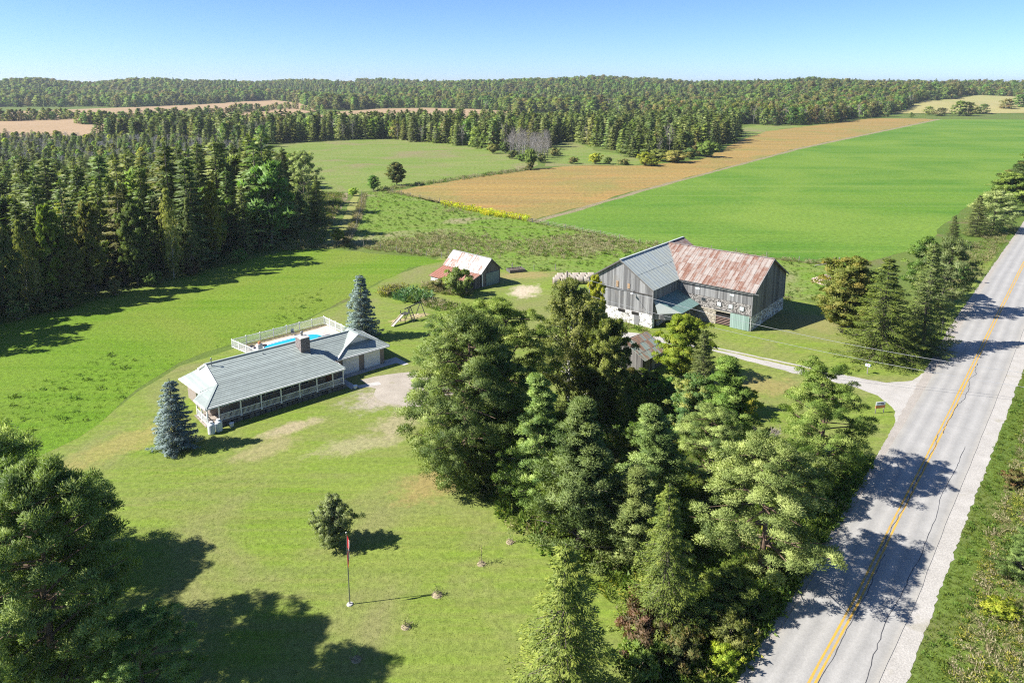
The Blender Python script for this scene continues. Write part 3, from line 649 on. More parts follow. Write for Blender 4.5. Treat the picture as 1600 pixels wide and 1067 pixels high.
# ------------------------------------------------------------------ pool yard
M_POOL = flat_mat('pool_water', (0.02, 0.36, 0.58), 0.06, var=.12, vs=.6, spec=.5); M_COPE = flat_mat('pool_coping', (.66, .66, .64), .7)
M_PDECK = flat_mat('pinkish_concrete', (.46, .39, .35), .85, var=.12, vs=.8)
hsheet('pool_deck', [(12.2, 11.2), (26.3, 11.2), (26.5, 22.5), (26.3, 23.2), (24, 22.9), (12.0, 22.4)], M_PDECK, Z*4, 'pinkish concrete deck round the pool')
hsheet('dry_grass', [(12.0, 22.3), (24, 22.8), (26.4, 23.1), (26.4, 24.1), (11.5, 23.5)], G_DRY, Z*5, 'dry grass strip inside the pool fence')
pool = empty('swimming_pool', hw(19, 19), HA, 'turquoise in-ground pool with white coping behind the house', 'pool')
def oval(a, b, n=28, p=3.2, inset=0): return [((abs(math.cos(2*PI*i/n))**(2/p))*math.copysign(a-inset, math.cos(2*PI*i/n)), (abs(math.sin(2*PI*i/n))**(2/p))*math.copysign(b-inset, math.sin(2*PI*i/n))) for i in range(n)]
o1, o2 = oval(4.9, 2.55), oval(4.9, 2.55, inset=.38)
mb = MB()
for i in range(28):
    j = (i+1) % 28; a, b, c, d = o1[i], o1[j], o2[j], o2[i]
    mb.face([(*a, .1), (*b, .1), (*c, .1), (*d, .1)]).face([(*d, .1), (*c, .1), (*c, -.0), (*d, -.0)]).face([(*b, .1), (*a, .1), (*a, 0), (*b, 0)])
mb.build('coping', M_COPE, pool); MB().face([(*q, .05) for q in o2]).build('water', M_POOL, pool)
MB().box((-3.7, -.3, .09), (1.3, 2.0, .1)).box((-2.9, -.3, .07), (.5, 2.0, .08)).build('steps', flat_mat('pool_step', (.55, .63, .64), .5), pool)
MB().box((4.35, -.9, .38), (1.9, .42, .06)).box((5.1, -.9, .2), (.3, .4, .3)).build('diving_board', M_STEEL, pool)
fen = empty('pool_fence', hw(12, 18), 0, 'white picket fence around the swimming pool', 'fence')
FP = [(12.4, 11.6), (12.4, 18.0), (11.45, 23.6), (26.4, 24.2), (26.6, 18.8), (26.6, 12.0)]
mbp = MB(); f0 = Vector((*hw(12, 18), 0))
for a, b in zip(FP[:-1], FP[1:]):
    A, B_ = Vector((*hw(*a), 0))-f0, Vector((*hw(*b), 0))-f0; n = max(1, round((B_-A).length/2.15)); rz = math.atan2((B_-A).y, (B_-A).x)
    for i in range(n+1 if b == FP[-1] else n):
        p = A.lerp(B_, i/n); MB().box((p.x, p.y, .66), (.09, .09, 1.32), rz).box((p.x, p.y, 1.34), (.12, .12, .05), rz).build('post', M_WHITE, fen)
    for z_ in (.14, 1.2): bar(A+Vector((0, 0, z_)), B_+Vector((0, 0, z_)), .05, .08, M_WHITE, 'rail', fen)
    m_ = int((B_-A).length/.125)
    for i in range(m_): p = A.lerp(B_, (i+.5)/m_); mbp.box((p.x, p.y, .66), (.03, .02, 1.1), rz)
mbp.build('picket', M_WHITE, fen, kind='stuff')
lc = empty('sun_lounger', hw(13.1, 21.2), HA+.5, 'dark sun lounger with raised back by the pool fence', 'lounger')
MB().box((.2, 0, .33), (1.2, .6, .07)).build('seat', M_BLACK, lc)
mb = MB(); mb.slab([(-.4, -.3, .36), (-.4, .3, .36), (-.95, .3, .85), (-.95, -.3, .85)], (.6, 0, .6), .06); mb.build('backrest', M_BLACK, lc)
for x, y in ((.7, .25), (.7, -.25), (-.4, .25), (-.4, -.25)): MB().box((x, y, .15), (.05, .05, .3)).build('leg', M_STEEL, lc)
tb = empty('patio_table', hw(14.6, 19.6), HA, 'small dark patio table on the pool deck', 'table')
MB().lathe([(.45, .68), (.45, .72)], 14).build('tabletop', M_BLACK, tb); MB().lathe([(.22, 0), (.05, .06), (.04, .68)], 10).build('pedestal', M_STEEL, tb)
pc = empty('patio_chair', hw(20.4, 22.6), HA, 'grey patio chair standing by the back pool fence', 'chair')
MB().box((0, 0, .43), (.5, .5, .06)).build('seat', M_STEEL, pc); MB().box((0, .24, .72), (.5, .05, .5)).build('backrest', M_STEEL, pc)
for x in (-.2, .2):
    for y in (-.2, .2): MB().box((x, y, .2), (.04, .04, .4)).build('leg', M_STEEL, pc)

# ------------------------------------------------------------------ barn
W_GREY = wood_mat('weathered_barn_board', (0.105, 0.104, 0.106), (0.285, 0.285, 0.285), (0.21, 0.195, 0.18))
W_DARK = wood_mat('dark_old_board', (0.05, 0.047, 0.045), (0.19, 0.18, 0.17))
M_RUST = rust_mat('rusty_galvanised_sheet', (0.34, 0.31, 0.28), ((0.135, 0.062, 0.042), (0.22, 0.12, 0.085)), 0.535, stretch=(2.6, .22, .22), soft=.11, rnd=.16)
M_GRN = rust_mat('grey_green_roof_sheet', (0.37, 0.41, 0.395), ((0.33, 0.365, 0.34), (0.38, 0.395, 0.34)), 0.58, metal=0.1, soft=.12)
M_WASH = flat_mat('whitewash', (0.66, 0.645, 0.61), .9, var=.12, vs=1.5, bmp=.3, tint=True)
M_RUBST = flat_mat('bare_rubble_stone', (0.20, 0.185, 0.165), .9, var=.3, vs=4, tint=True)
M_LIME = flat_mat('buff_stone', (0.42, 0.375, 0.30), .9, var=.2, vs=2, bmp=.3, tint=True)
M_GDOOR = wood_mat('faded_green_board', (0.17, 0.25, 0.22), (0.27, 0.36, 0.33))
M_BEAM = flat_mat('dark_timber', (.06, .055, .05), .9)
BO = (37.2, 104.7); BA = math.atan2(-.638, .77)
barn = empty('barn', BO, BA, 'big L-shaped weathered board barn with rusty roof, green-grey wing roof and whitewashed stone base', 'barn')
EZ, RZ = 6.5, 10.3; DP = 14.5; A0, A1, AR = -24.2, -12.5, -18.35; BF, BB = -8.6, 13.0; FZ, FM = 2.2, 2.3
def vplane(x0, y0, x1, y1): return Plane((x0, y0, 0), (x1-x0, y1-y0, 0), (0, 0, 1))      # N points to the right of the walk
def wlen(x0, y0, x1, y1): return math.hypot(x1-x0, y1-y0)
def foundation(pl, L, z1, paint, bare, share, name='foundation', gaps=()):
    par = empty(name, (0, 0, 0)); par.parent = barn
    segs = []; s = 0
    for g0, g1 in sorted(gaps): segs.append((s, g0)); s = g1
    segs.append((s, L)); mb = MB()
    for a, b in segs:
        if b-a > .05: mb.slab([pl.pt(q, .02) for q in ((a, 0), (b, 0), (b, z1), (a, z1))], pl.N, .45)
    mb.build('mortar_face', paint, par)
    st, sb = MB(), MB()
    for a, b in segs:
        z = 0.03
        while z < z1-.12:
            h = random.uniform(.2, .34); s = a+.03; h = min(h, z1-z-.02)
            while s < b-.15:
                l = min(random.uniform(.3, .7), b-s-.03)
                j = lambda: random.uniform(-.03, .03)
                q = [(s+.03+j(), z+.02+j()), (s+l-.02+j(), z+.02+j()), (s+l-.03+j(), z+h-.02+j()), (s+.02+j(), z+h-.02+j())]
                tgt = sb if random.random() < share else st
                if tgt is sb:
                    cx = (q[0][0]+q[1][0])/2; cz = z+h/2; k = random.uniform(.45, .8); q = [(cx+(x-cx)*k, cz+(y-cz)*k) for x, y in q]
                tgt.slab([pl.pt(p, .05+random.uniform(0, .03)) for p in q], pl.N, .04, random.random()); s += l
            z += h
    st.build('stone', paint, par, kind='stuff'); sb.build('bare_stone', bare, par, kind='stuff')
# wing: front gable (b = BF), right wall, left wall, back
wf = vplane(A0, BF, A1, BF); WL = A1-A0
foundation(wf, WL, FZ, M_WASH, M_RUBST, .16, gaps=())
boards(wf, [(0, FZ), (WL, FZ), (WL, 5.45), (0, 5.45)], W_GREY, 'lower_siding', barn)
boards(wf, [(0, 5.4), (WL, 5.4), (WL, EZ), (WL/2, RZ), (0, EZ)], W_GREY, 'gable_siding', barn, th=.07)
bar((A0, BF-.1, 5.38), (A1, BF-.1, 5.38), .1, .16, M_BEAM, 'belt_board', barn)
wr = vplane(A1, BF, A1, 0.0); foundation(wr, -BF, FZ, M_WASH, M_RUBST, .16, gaps=((.7, 1.9),)); boards(wr, [(0, FZ), (-BF, FZ), (-BF, EZ), (0, EZ)], W_GREY, 'side_siding', barn)
wl_ = vplane(A0, BB, A0, BF); foundation(wl_, BB-BF, FZ, M_WASH, M_RUBST, .16); boards(wl_, [(0, FZ), (BB-BF, FZ), (BB-BF, EZ), (0, EZ)], W_GREY, 'side_siding', barn)
wb = vplane(A1, BB, A0, BB); boards(wb, [(0, 0), (WL, 0), (WL, EZ), (WL/2, RZ), (0, EZ)], W_GREY, 'gable_siding', barn)
# main block: front, right gable, back
mf = vplane(A1, 0, 0, 0); ML = -A1; G0, G1 = ML-5.7, ML-.15
foundation(mf, ML, FM, M_LIME, M_RUBST, .10, gaps=((G0, G1+.2),))
boards(mf, [(0, 4.25), (ML, 4.25), (ML, EZ), (0, EZ)], W_GREY, 'front_siding', barn, th=.06)
W_SHING = wood_mat('mottled_old_shingle', (0.05, 0.047, 0.045), (0.34, 0.32, 0.30))
mb = MB(); z = FM
while z < 4.25:
    s = 0.0
    while s < ML-.05:
        l = min(random.uniform(.14, .26), ML-s); k = random.uniform(0, .03)
        mb.slab([mf.pt((s+.01, z-k), .05), mf.pt((s+l-.01, z-k*.5), .05), mf.pt((s+l-.01, z+.2), .015), mf.pt((s+.01, z+.2), .015)], mf.N, .012, random.random()); s += l
    z += .19
mb.slab([mf.pt((0, FM), .005), mf.pt((ML, FM), .005), mf.pt((ML, 4.3), .005), mf.pt((0, 4.3), .005)], mf.N, .05, .1)
mb.build('shingle', W_SHING, barn, kind='stuff')
mg = vplane(0, 0, 0, DP); foundation(mg, DP, FM, M_WASH, M_RUBST, .3)
boards(mg, [(0, FM), (DP, FM), (DP, EZ), (DP/2, RZ), (0, EZ)], W_GREY, 'gable_siding', barn)
mk = vplane(0, DP, A1, DP); boards(mk, [(0, 0), (ML, 0), (ML, EZ), (0, EZ)], W_GREY, 'back_siding', barn)
for p, s_ in (((.06, -.06), 'x'), ((A1+.06, BF-.06), 'x'), ((A0-.06, BF-.06), 'x'), ((.06, DP+.06), 'x')):
    MB().box((p[0], p[1], (FZ+EZ)/2), (.18, .18, EZ-FZ)).build('corner_board', W_GREY, barn)
# dark inner linings so the boards stand on something solid
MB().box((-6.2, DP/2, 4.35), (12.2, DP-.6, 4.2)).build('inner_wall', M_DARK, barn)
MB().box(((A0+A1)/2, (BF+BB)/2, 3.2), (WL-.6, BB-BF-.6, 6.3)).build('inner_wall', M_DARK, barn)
# stable opening with gate, sliding door, windows
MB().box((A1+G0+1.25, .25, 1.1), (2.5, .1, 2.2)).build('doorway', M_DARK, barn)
gt = empty('gate', (0, 0, 0)); gt.parent = barn
for k in range(5): bar((A1+G0+.1, -.02, .3+k*.26), (A1+G0+2.4, -.02, .3+k*.26), .05, .07, flat_mat('gate_rail', (.30, .2, .17), .6) if k == 0 else bpy.data.materials['gate_rail'], 'gate_rail', gt)
sd = empty('sliding_door', (0, 0, 0)); sd.parent = barn
k = 0; s = A1+G0+2.45
while s < -.2:
    MB().box((s+.14, -.16, 1.22), (.26, .05, 2.36+random.uniform(-.03, .03)), tint=random.random()).build('plank', M_GDOOR, sd); s += .28
bar((A1+G0-.3, -.17, 2.5), (.1, -.17, 2.5), .08, .1, M_STEEL, 'door_track', barn)
bar((A1+.2, -.1, FM+.02), (0, -.1, FM+.02), .14, .14, M_LIME, 'sill_beam', barn)
def bwin(a, z, w_, h_, mat, lab=None):
    o = MB().box((a, -.1, z), (w_, .08, h_)).build('window', W_GREY, barn, lab); MB().box((a, -.15, z), (w_-.14, .03, h_-.14)).build('pane', mat, o)
M_SHEETW = flat_mat('white_window_cover', (.6, .68, .68), .4)
bwin(-7.9, 3.75, .75, .55, M_GLASS, 'dark unglazed barn window'); bwin(-5.2, 3.45, .72, .7, M_SHEETW); bwin(-3.3, 3.4, .72, .7, M_SHEETW); bwin(-1.5, 3.4, .72, .7, M_SHEETW)
for a in (-9.0, -3.2): MB().box((a, -.09, 5.3), (.7, .05, .22), tint=.9).build('hatch_board', M_SHEETW, barn)
for a in (A0+2.6, A0+6.2, A0+8.7):
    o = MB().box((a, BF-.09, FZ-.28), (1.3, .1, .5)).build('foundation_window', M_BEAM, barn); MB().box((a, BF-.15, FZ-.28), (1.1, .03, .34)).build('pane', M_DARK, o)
MB().box((A0+9.0, BF-.1, .9), (.9, .08, 1.5)).build('stable_door', W_GREY, barn)
for a, h_ in ((A0+5.3, 1.0), (A0+7.4, .8)): MB().box((a, BF-.13, 6.2), (.42, .06, h_), tint=.6).build('rusty_patch', flat_mat('rust_stain_sheet', (.30, .20, .12), .85, var=.3) if 'rust_stain_sheet' not in bpy.data.materials else bpy.data.materials['rust_stain_sheet'], barn)
lm = MB().tube([(A0+8.4, BF, 5.7), (A0+8.4, BF-.7, 5.5)], .04, 6).build('lamp_arm', M_STEEL, barn); MB().lathe([(.03, .2), (.26, 0)], 10, (A0+8.4, BF-.75, 5.3)).build('lamp_shade', M_WHITE, lm)
# roofs
broof = empty('roof', (0, 0, 0)); broof.parent = barn
sl = math.hypot(DP/2, RZ-EZ); OV = .45
kf = (RZ-EZ)/(DP/2); kw = (RZ-EZ)/(AR-A0)
fp = Plane((AR, 0, EZ), (1, 0, 0), (0, DP/2, RZ-EZ))
sheets(fp, [(A1-AR+OV*kf/kw*0, -OV*1.0), (-AR+.55, -OV), (-AR+.55, sl), (0, sl), (A1-AR, 0)], M_RUST, broof, .78, 2.15)
mb = MB(); mb.slab([(A1, 0, EZ), (.5, -.0, EZ), (.5, DP/2, RZ), (AR, DP/2, RZ)], (0, -kf, 1), .08); mb.build('roof_deck', M_BEAM, broof)
bp = Plane((0, DP, EZ), (-1, 0, 0), (0, -DP/2, RZ-EZ))
sheets(bp, [(-.55, -OV), (-A1, -OV), (-AR, sl), (-.55, sl)], M_RUST, broof, 1.6, 4.4)
wsl = math.hypot(AR-A0, RZ-EZ)
rp = Plane((A1, BF, EZ), (0, 1, 0), (AR-A1, 0, RZ-EZ))
sheets(rp, [(-.45, -.35), (-BF-.35, -.35), (-BF, 0), (-BF+DP/2, wsl), (-.45, wsl)], M_GRN, broof, .9, 3.55)
sheets(rp, [(-BF+DP/2+.3, wsl), (-BF+DP/2+.3, wsl*.97), (BB-BF+.4-1.5, wsl*.5), (BB-BF+.4, wsl*.5), (BB-BF+.4, wsl)], M_RUST, broof, .9, 3.6)
mb = MB(); mb.slab([(A1, BF, EZ), (A1, 0, EZ), (AR, DP/2, RZ), (AR, BF, RZ)], (kw, 0, 1), .08); mb.build('roof_deck', M_BEAM, broof)
lp = Plane((A0, BB, EZ), (0, -1, 0), (AR-A0, 0, RZ-EZ))
sheets(lp, [(-.4, -.35), (BB-BF+.45, -.35), (BB-BF+.45, wsl), (-.4, wsl)], M_GRN, broof, 1.8, 3.55)
bar((AR, BF-.45, RZ+.09), (AR, BB+.4, RZ+.09), .34, .06, M_GRN, 'ridge_cap', broof); bar((AR, DP/2, RZ+.1), (.55, DP/2, RZ+.1), .34, .06, M_RUST, 'ridge_cap', broof)
bar((A1, 0, EZ+.07), (AR, DP/2, RZ+.07), .3, .05, M_RUST, 'valley_flashing', broof)
bar((.57, -.45, EZ-.32), (.57, DP/2, RZ-.05), .06, .2, W_GREY, 'bargeboard', broof); bar((.57, DP/2, RZ-.05), (.57, DP+.45, EZ-.32), .06, .2, W_GREY, 'bargeboard', broof)
bar((A1+.35, BF-.47, EZ-.3), (AR, BF-.47, RZ-.06), .06, .2, W_DARK, 'bargeboard', broof); bar((AR, BF-.47, RZ-.06), (A0-.35, BF-.47, EZ-.3), .06, .2, W_DARK, 'bargeboard', broof)
bar((A1+.3, -.5, EZ-.28), (1.2, -.5, EZ-.28), .12, .1, M_STEEL, 'gutter', broof)
# lean-to in the corner
M_LEAN = rust_mat('green_lean_to_sheet', (0.16, 0.26, 0.24), ((0.14, 0.22, 0.2), (0.17, 0.24, 0.2)), .62)
lt = Plane((A1+4.0, -6.5, 2.75), (0, 1, 0), (-4.0, 0, 1.75)); ltl = math.hypot(4, 1.75)
sheets(lt, [(0, 0), (6.3, 0), (6.3, ltl), (-1.7, ltl)], M_LEAN, broof, .9, 2.3)
mb = MB(); mb.slab([(A1+4.0, -6.5, 2.84), (A1+.05, -8.3, 4.55), (A1+1.0, -8.7, 2.62)], (.1, -1, .9), .05); mb.build('lean_to_hip', M_GRN, broof)
boards(vplane(A1, -8.35, A1+2.6, -7.0), [(0, 1.5), (2.9, 1.5), (2.9, 2.7), (0, 3.6)], W_GREY, 'lean_to_siding', barn)
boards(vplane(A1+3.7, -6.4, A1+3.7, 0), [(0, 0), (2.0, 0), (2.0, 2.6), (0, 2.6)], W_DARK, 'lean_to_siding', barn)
for y in (-6.4, -3.4, -.4): MB().box((A1+3.75, y, 1.35), (.18, .18, 2.7)).build('lean_to_post', W_GREY, barn)

# ------------------------------------------------------------------ machine shed
SO = (-5.9, 128.7); SA = R(47)
shed = empty('machine_shed', SO, SA, 'small gabled shed with half-rusted tin roof and rusty lean-to', 'shed')
M_TIN = rust_mat('tin_with_rust_streaks', (0.44, 0.43, 0.415), ((0.24, 0.135, 0.10), (0.30, 0.19, 0.15)), 0.60, stretch=(.35, 3.5, .35))
M_TINR = rust_mat('salmon_rusted_tin', (0.32, 0.22, 0.18), ((0.25, 0.10, 0.065), (0.31, 0.15, 0.11)), 0.46, stretch=(.35, 3.5, .35))
SW, SLn, SE, SR = 5.2, 10.2, 2.9, 5.2; LW = 3.9
boards(vplane(0, 0, SW, 0), [(0, 0), (SW, 0), (SW, SE), (SW/2, SR), (0, SE)], W_DARK, 'gable_siding', shed)
boards(vplane(SW, 0, SW, SLn), [(0, 0), (SLn, 0), (SLn, SE), (0, SE)], W_GREY, 'side_siding', shed)
boards(vplane(SW, SLn, 0, SLn), [(0, 0), (SW, 0), (SW, SE), (SW/2, SR), (0, SE)], W_GREY, 'gable_siding', shed)
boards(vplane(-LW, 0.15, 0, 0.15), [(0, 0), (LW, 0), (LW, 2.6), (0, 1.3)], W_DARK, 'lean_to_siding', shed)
boards(vplane(-LW, SLn-.3, -LW, .15), [(0, .35), (SLn-.45, .35), (SLn-.45, 1.3), (0, 1.3)], flat_mat('whitewashed_board', (.6, .58, .54), .9, var=.15, tint=True), 'lean_to_siding', shed)
MB().box((-LW+.05, SLn/2, .2), (.3, SLn-.5, .4)).build('stone_base', M_LIME, shed)
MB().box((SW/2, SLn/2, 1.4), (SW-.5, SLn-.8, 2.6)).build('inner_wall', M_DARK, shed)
sdd = MB().box((SW*.58, -.13, 1.3), (3.5, .07, 2.5)).build('sliding_door', flat_mat('green_grey_door', (.15, .215, .20), .7, var=.15), shed)
for k in range(6): MB().box((SW*.58-1.45+k*.58, -.185, 1.3), (.54, .03, 2.42)).build('plank', bpy.data.materials['green_grey_door'], sdd)
MB().box((.25, -.14, 1.5), (.2, .1, 2.6), tint=.9).build('white_post', M_WHITE, shed)
sroof = empty('roof', (0, 0, 0)); sroof.parent = shed
ssl = math.hypot(SW/2, SR-SE)
pl = Plane((0, SLn, SE), (0, -1, 0), (SW/2, 0, SR-SE)); sheets(pl, [(-.3, -.35), (SLn+.35, -.35), (SLn+.35, ssl), (-.3, ssl)], M_TIN, sroof, .68, 1.85)
pl = Plane((SW, 0, SE), (0, 1, 0), (-SW/2, 0, SR-SE)); sheets(pl, [(-.35, -.3), (SLn+.3, -.3), (SLn+.3, ssl), (-.35, ssl)], M_TIN, sroof, 1.3, 3.4)
pl = Plane((-LW, SLn, 1.4), (0, -1, 0), (LW-.1, 0, 1.25)); lsl = math.hypot(LW-.1, 1.25); sheets(pl, [(-.1, -.3), (SLn+.15, -.3), (SLn+.15, lsl), (-.1, lsl)], M_TINR, sroof, .68, 4.6)
bar((SW/2, -.35, SR+.06), (SW/2, SLn+.3, SR+.06), .3, .05, M_TIN, 'ridge_cap', sroof)
bar((-.3, -.38, SE-.28), (SW/2, -.38, SR-.05), .06, .16, W_DARK, 'bargeboard', sroof); bar((SW/2, -.38, SR-.05), (SW+.3, -.38, SE-.28), .06, .16, W_DARK, 'bargeboard', sroof)

# ------------------------------------------------------------------ little tin-roofed outbuilding among the trees
pk, rl, ll, lf = at(1010, 516, 3.4), at(1036, 547.5, 2.2), at(1008, 562.5, 2.2), at(975, 532, 3.4)
A_ = Vector((*ll, 0)); B_ = Vector((*rl, 0)); ua = math.atan2((B_-A_).y, (B_-A_).x); LL = (B_-A_).length+.4
coop = empty('chicken_coop', ll, ua, 'small brown outbuilding with patchy rusty tin roof hidden among the trees', 'outbuilding')
M_PATCH = rust_mat('patchy_tin', (0.26, 0.32, 0.28), ((0.20, 0.115, 0.075), (0.27, 0.175, 0.125)), 0.52)
WD = 6.0; HWD = WD/2
boards(vplane(0, .3, LL, .3), [(0, 0), (LL, 0), (LL, 2.2), (0, 2.2)], W_DARK, 'front_siding', coop)
boards(vplane(LL, .3, LL, WD), [(0, 0), (WD-.3, 0), (WD-.3, 2.1), (HWD-.3, 3.9), (0, 2.2)], W_DARK, 'gable_siding', coop)
boards(vplane(0, WD, 0, .3), [(0, 0), (WD-.3, 0), (WD-.3, 2.2), (HWD, 3.9), (0, 2.1)], W_DARK, 'gable_siding', coop)
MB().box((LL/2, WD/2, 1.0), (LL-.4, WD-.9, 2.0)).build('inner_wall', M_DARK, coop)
csl = math.hypot(HWD, 1.8)
pl = Plane((0, 0, 2.2), (1, 0, 0), (0, HWD, 1.8)); sheets(pl, [(-.3, -.2), (LL+.3, -.2), (LL+.3, csl), (-.3, csl)], M_PATCH, coop, .68, 1.3)
pl = Plane((LL, WD, 2.2), (-1, 0, 0), (0, -HWD, 1.8)); sheets(pl, [(-.3, -.2), (LL+.3, -.2), (LL+.3, csl), (-.3, csl)], M_PATCH, coop, 1.3, 3.6)
MB().box((LL*.5, .22, 1.0), (.8, .06, 1.7)).build('door', W_GREY, coop)

# ------------------------------------------------------------------ foliage
def unit(v): return v/np.maximum(np.linalg.norm(v, axis=-1, keepdims=True), 1e-9)
def rnd_unit(rg, n): return unit(rg.normal(size=(n, 3)))
class Leaves:
    def __init__(s): s.p = []; s.t = []; s.n = []
    def blades(s, c, d, ln, wd, tint, rg, nrm=None):          # triangles with base at c pointing along d
        n = len(c); side = unit(np.cross(d, rnd_unit(rg, n))); ln = np.broadcast_to(ln, n)[:, None]; wd = np.broadcast_to(wd, n)[:, None]
        tri = np.stack([c-side*wd/2, c+side*wd/2, c+d*ln], 1); g = unit(np.cross(tri[:, 1]-tri[:, 0], tri[:, 2]-tri[:, 0]))
        nr = np.where(g[:, 2:3] < 0, -g, g) if nrm is None else unit(unit(nrm)+g*np.sign((g*nrm).sum(1, keepdims=True))*.45)
        fl = (g*nr).sum(1) < 0; tri[fl] = tri[fl][:, [1, 0, 2]]
        s.p.append(tri); s.t.append(np.broadcast_to(tint, n).astype(np.float32)); s.n.append(nr)
    def get(s): return np.concatenate(s.p), (np.concatenate(s.t), np.concatenate(s.n))
def tri_mesh(name, tris, tn_, mat, wood=None, wmat=None):
    tint, nrm = tn_
    n = len(tris); v = tris.reshape(-1, 3); f = np.arange(n*3)
    me = bpy.data.meshes.new(name); wv = np.zeros((0, 3)); 
    if wood is not None and len(wood.f):
        wv = np.array(wood.v); wf_ = wood.f
    else: wf_ = []
    ls_ = np.concatenate([[3]*n, [len(q) for q in wf_]]).astype(np.int32) if wf_ else np.full(n, 3, np.int32)
    li = np.concatenate([f, np.concatenate([np.array(q) for q in wf_])+n*3]).astype(np.int32) if wf_ else f.astype(np.int32)
    vv = np.concatenate([v, wv]) if len(wv) else v
    me.vertices.add(len(vv)); me.vertices.foreach_set('co', vv.astype(np.float32).ravel())
    me.loops.add(len(li)); me.loops.foreach_set('vertex_index', li)
    me.polygons.add(len(ls_)); me.polygons.foreach_set('loop_start', np.concatenate([[0], np.cumsum(ls_)[:-1]]).astype(np.int32))
    me.materials.append(mat)
    if wf_:
        me.materials.append(wmat); me.polygons.foreach_set('material_index', np.concatenate([np.zeros(n, np.int32), np.ones(len(wf_), np.int32)]))
    a = me.attributes.new('tint', 'FLOAT', 'FACE'); a.data.foreach_set('value', np.concatenate([tint, np.full(len(wf_), .5)]).astype(np.float32))
    me.update(calc_edges=True); me.validate(); me.polygons.foreach_set('use_smooth', [True]*len(me.polygons))
    ln = np.zeros((len(me.loops), 3), np.float32); ln[:n*3] = np.repeat(nrm, 3, 0); me.normals_split_custom_set(ln.tolist()); return me
def wood_mesh(name, mb, mat):
    me = mb.mesh(name, mat); me.polygons.foreach_set('use_smooth', [True]*len(me.polygons)); return me

def prof_round(h): return max(0.0, math.sin(PI*min(1, max(0, h))**0.8))**0.55
def prof_pine(h): return (0.55+0.45*min(1, h/0.35)) if h < 0.35 else max(0.12, math.cos((h-0.35)/0.68*PI/2))**0.62
def prof_cone(h): return max(0.07, (1-h)**0.95)*(0.8+.2*min(1, h/.2))
def prof_egg(h): return max(0.1, math.sin(PI*min(1, max(0, h*0.93+0.07))**0.7))**0.7
def cluster_tree(seed, Ht, Rad, prof=prof_round, base=0.15, nl=40, per=5, cr=0.75, nb=100, bl=0.32, bw=0.13, flat=0.6, up=0.5, droop=0.0, slope=(0.15, 0.5), tr=0.18, lean=0.3, gap=0.0, hang=0, inner=0.45, lw=0.05):
    rg = np.random.default_rng(seed); rs = random.Random(seed); L = Leaves(); W = MB()
    ax = [Vector((0, 0, 0))]
    for i in range(1, 7): ax.append(Vector((rs.gauss(0, lean)*i/6, rs.gauss(0, lean)*i/6, Ht*0.93*i/6)))
    W.tube(ax, [tr*(1-.86*i/6) for i in range(7)], 7)
    def axis(h): x = h*6; i = min(5, int(x)); return ax[i].lerp(ax[i+1], x-i)
    az = rs.random()*6
    lob = [rs.uniform(.78, 1.18) for _ in range(9)]
    for k in range(nl):
        h = base+(1-base)*((k+rs.random()*.8)/nl)**0.9; hh = (h-base)/(1-base); az += 2.399+rs.gauss(0, .25)
        if rs.random() < gap: continue
        q = (az % (2*PI))/(2*PI)*9; i0 = int(q) % 9; lo = lob[i0]*(1-q % 1)+lob[(i0+1) % 9]*(q % 1)
        ln = Rad*prof(hh)*lo*rs.uniform(.72, 1.08); sl = rs.uniform(*slope)*(1+0.5*hh)
        d = Vector((math.cos(az), math.sin(az), sl)); p0 = axis(min(.98, h*0.93))
        hb = max(0.0, h*Ht-ln*sl*0.75); p0 = axis(min(1, hb/(Ht*.93)))
        p1 = p0+d*ln*.55+Vector((0, 0, -droop*ln*.15)); p2 = p0+Vector((d.x*ln, d.y*ln, ln*sl-droop*ln*.5))
        W.tube([p0, p1, p2], [tr*.38*(1-.6*hh)+.015, tr*.22*(1-.6*hh)+.012, .01], 4, cap=False)
        for j in range(per):
            t = inner+(1-inner)*((j+rs.random())/per); c = p0.lerp(p1, t/.55) if t < .55 else p1.lerp(p2, (t-.55)/.45)
            sp = min(.55, ln*.16*(.5+t)); c = c+Vector((rs.gauss(0, sp), rs.gauss(0, sp), rs.gauss(0, sp*.5)+.1))
            r = cr*rs.uniform(.65, 1.2)*(0.75+.25*(1-hh)); n = int(nb*rs.uniform(.75, 1.2))
            u = rnd_unit(rg, n); u[:, 2] = np.where(u[:, 2] < -.2, -u[:, 2]*.6, u[:, 2])
            rad = rg.uniform(.35, 1., (n, 1)); pos = np.array(c)+u*rad*np.array([r, r, r*flat])
            dd = unit(u+np.array([0, 0, up])+rnd_unit(rg, n)*.55)
            tn = np.clip(rs.gauss(.48, .26)+rg.normal(0, .15, n), 0, 1)
            crn = np.array([c[0], c[1], (c[2]-Ht*.45)*.8]); nm_ = u+.55*crn/(np.linalg.norm(crn)+1e-6)+np.array([0, 0, .25])
            L.blades(pos, dd, bl*rg.uniform(.6, 1.3, n), bw*rg.uniform(.7, 1.25, n), tn, rg, nm_)
            for _ in range(hang):
                m = int(n*.45); x0 = np.array(c)+np.array([rs.gauss(0, r*.6), rs.gauss(0, r*.6), 0]); z = -rg.uniform(0, 1., m)*r*3.2
                pos = x0+np.stack([rg.normal(0, .10, m), rg.normal(0, .10, m), z], 1); dd = unit(np.array([0, 0, -.8])+rnd_unit(rg, m)*.8)
                L.blades(pos, dd, bl*rg.uniform(.6, 1.2, m), bw*rg.uniform(.7, 1.2, m), np.clip(tn[:m]+.1, 0, 1), rg, nm_[:m])
    t, c = L.get(); return t, c, W
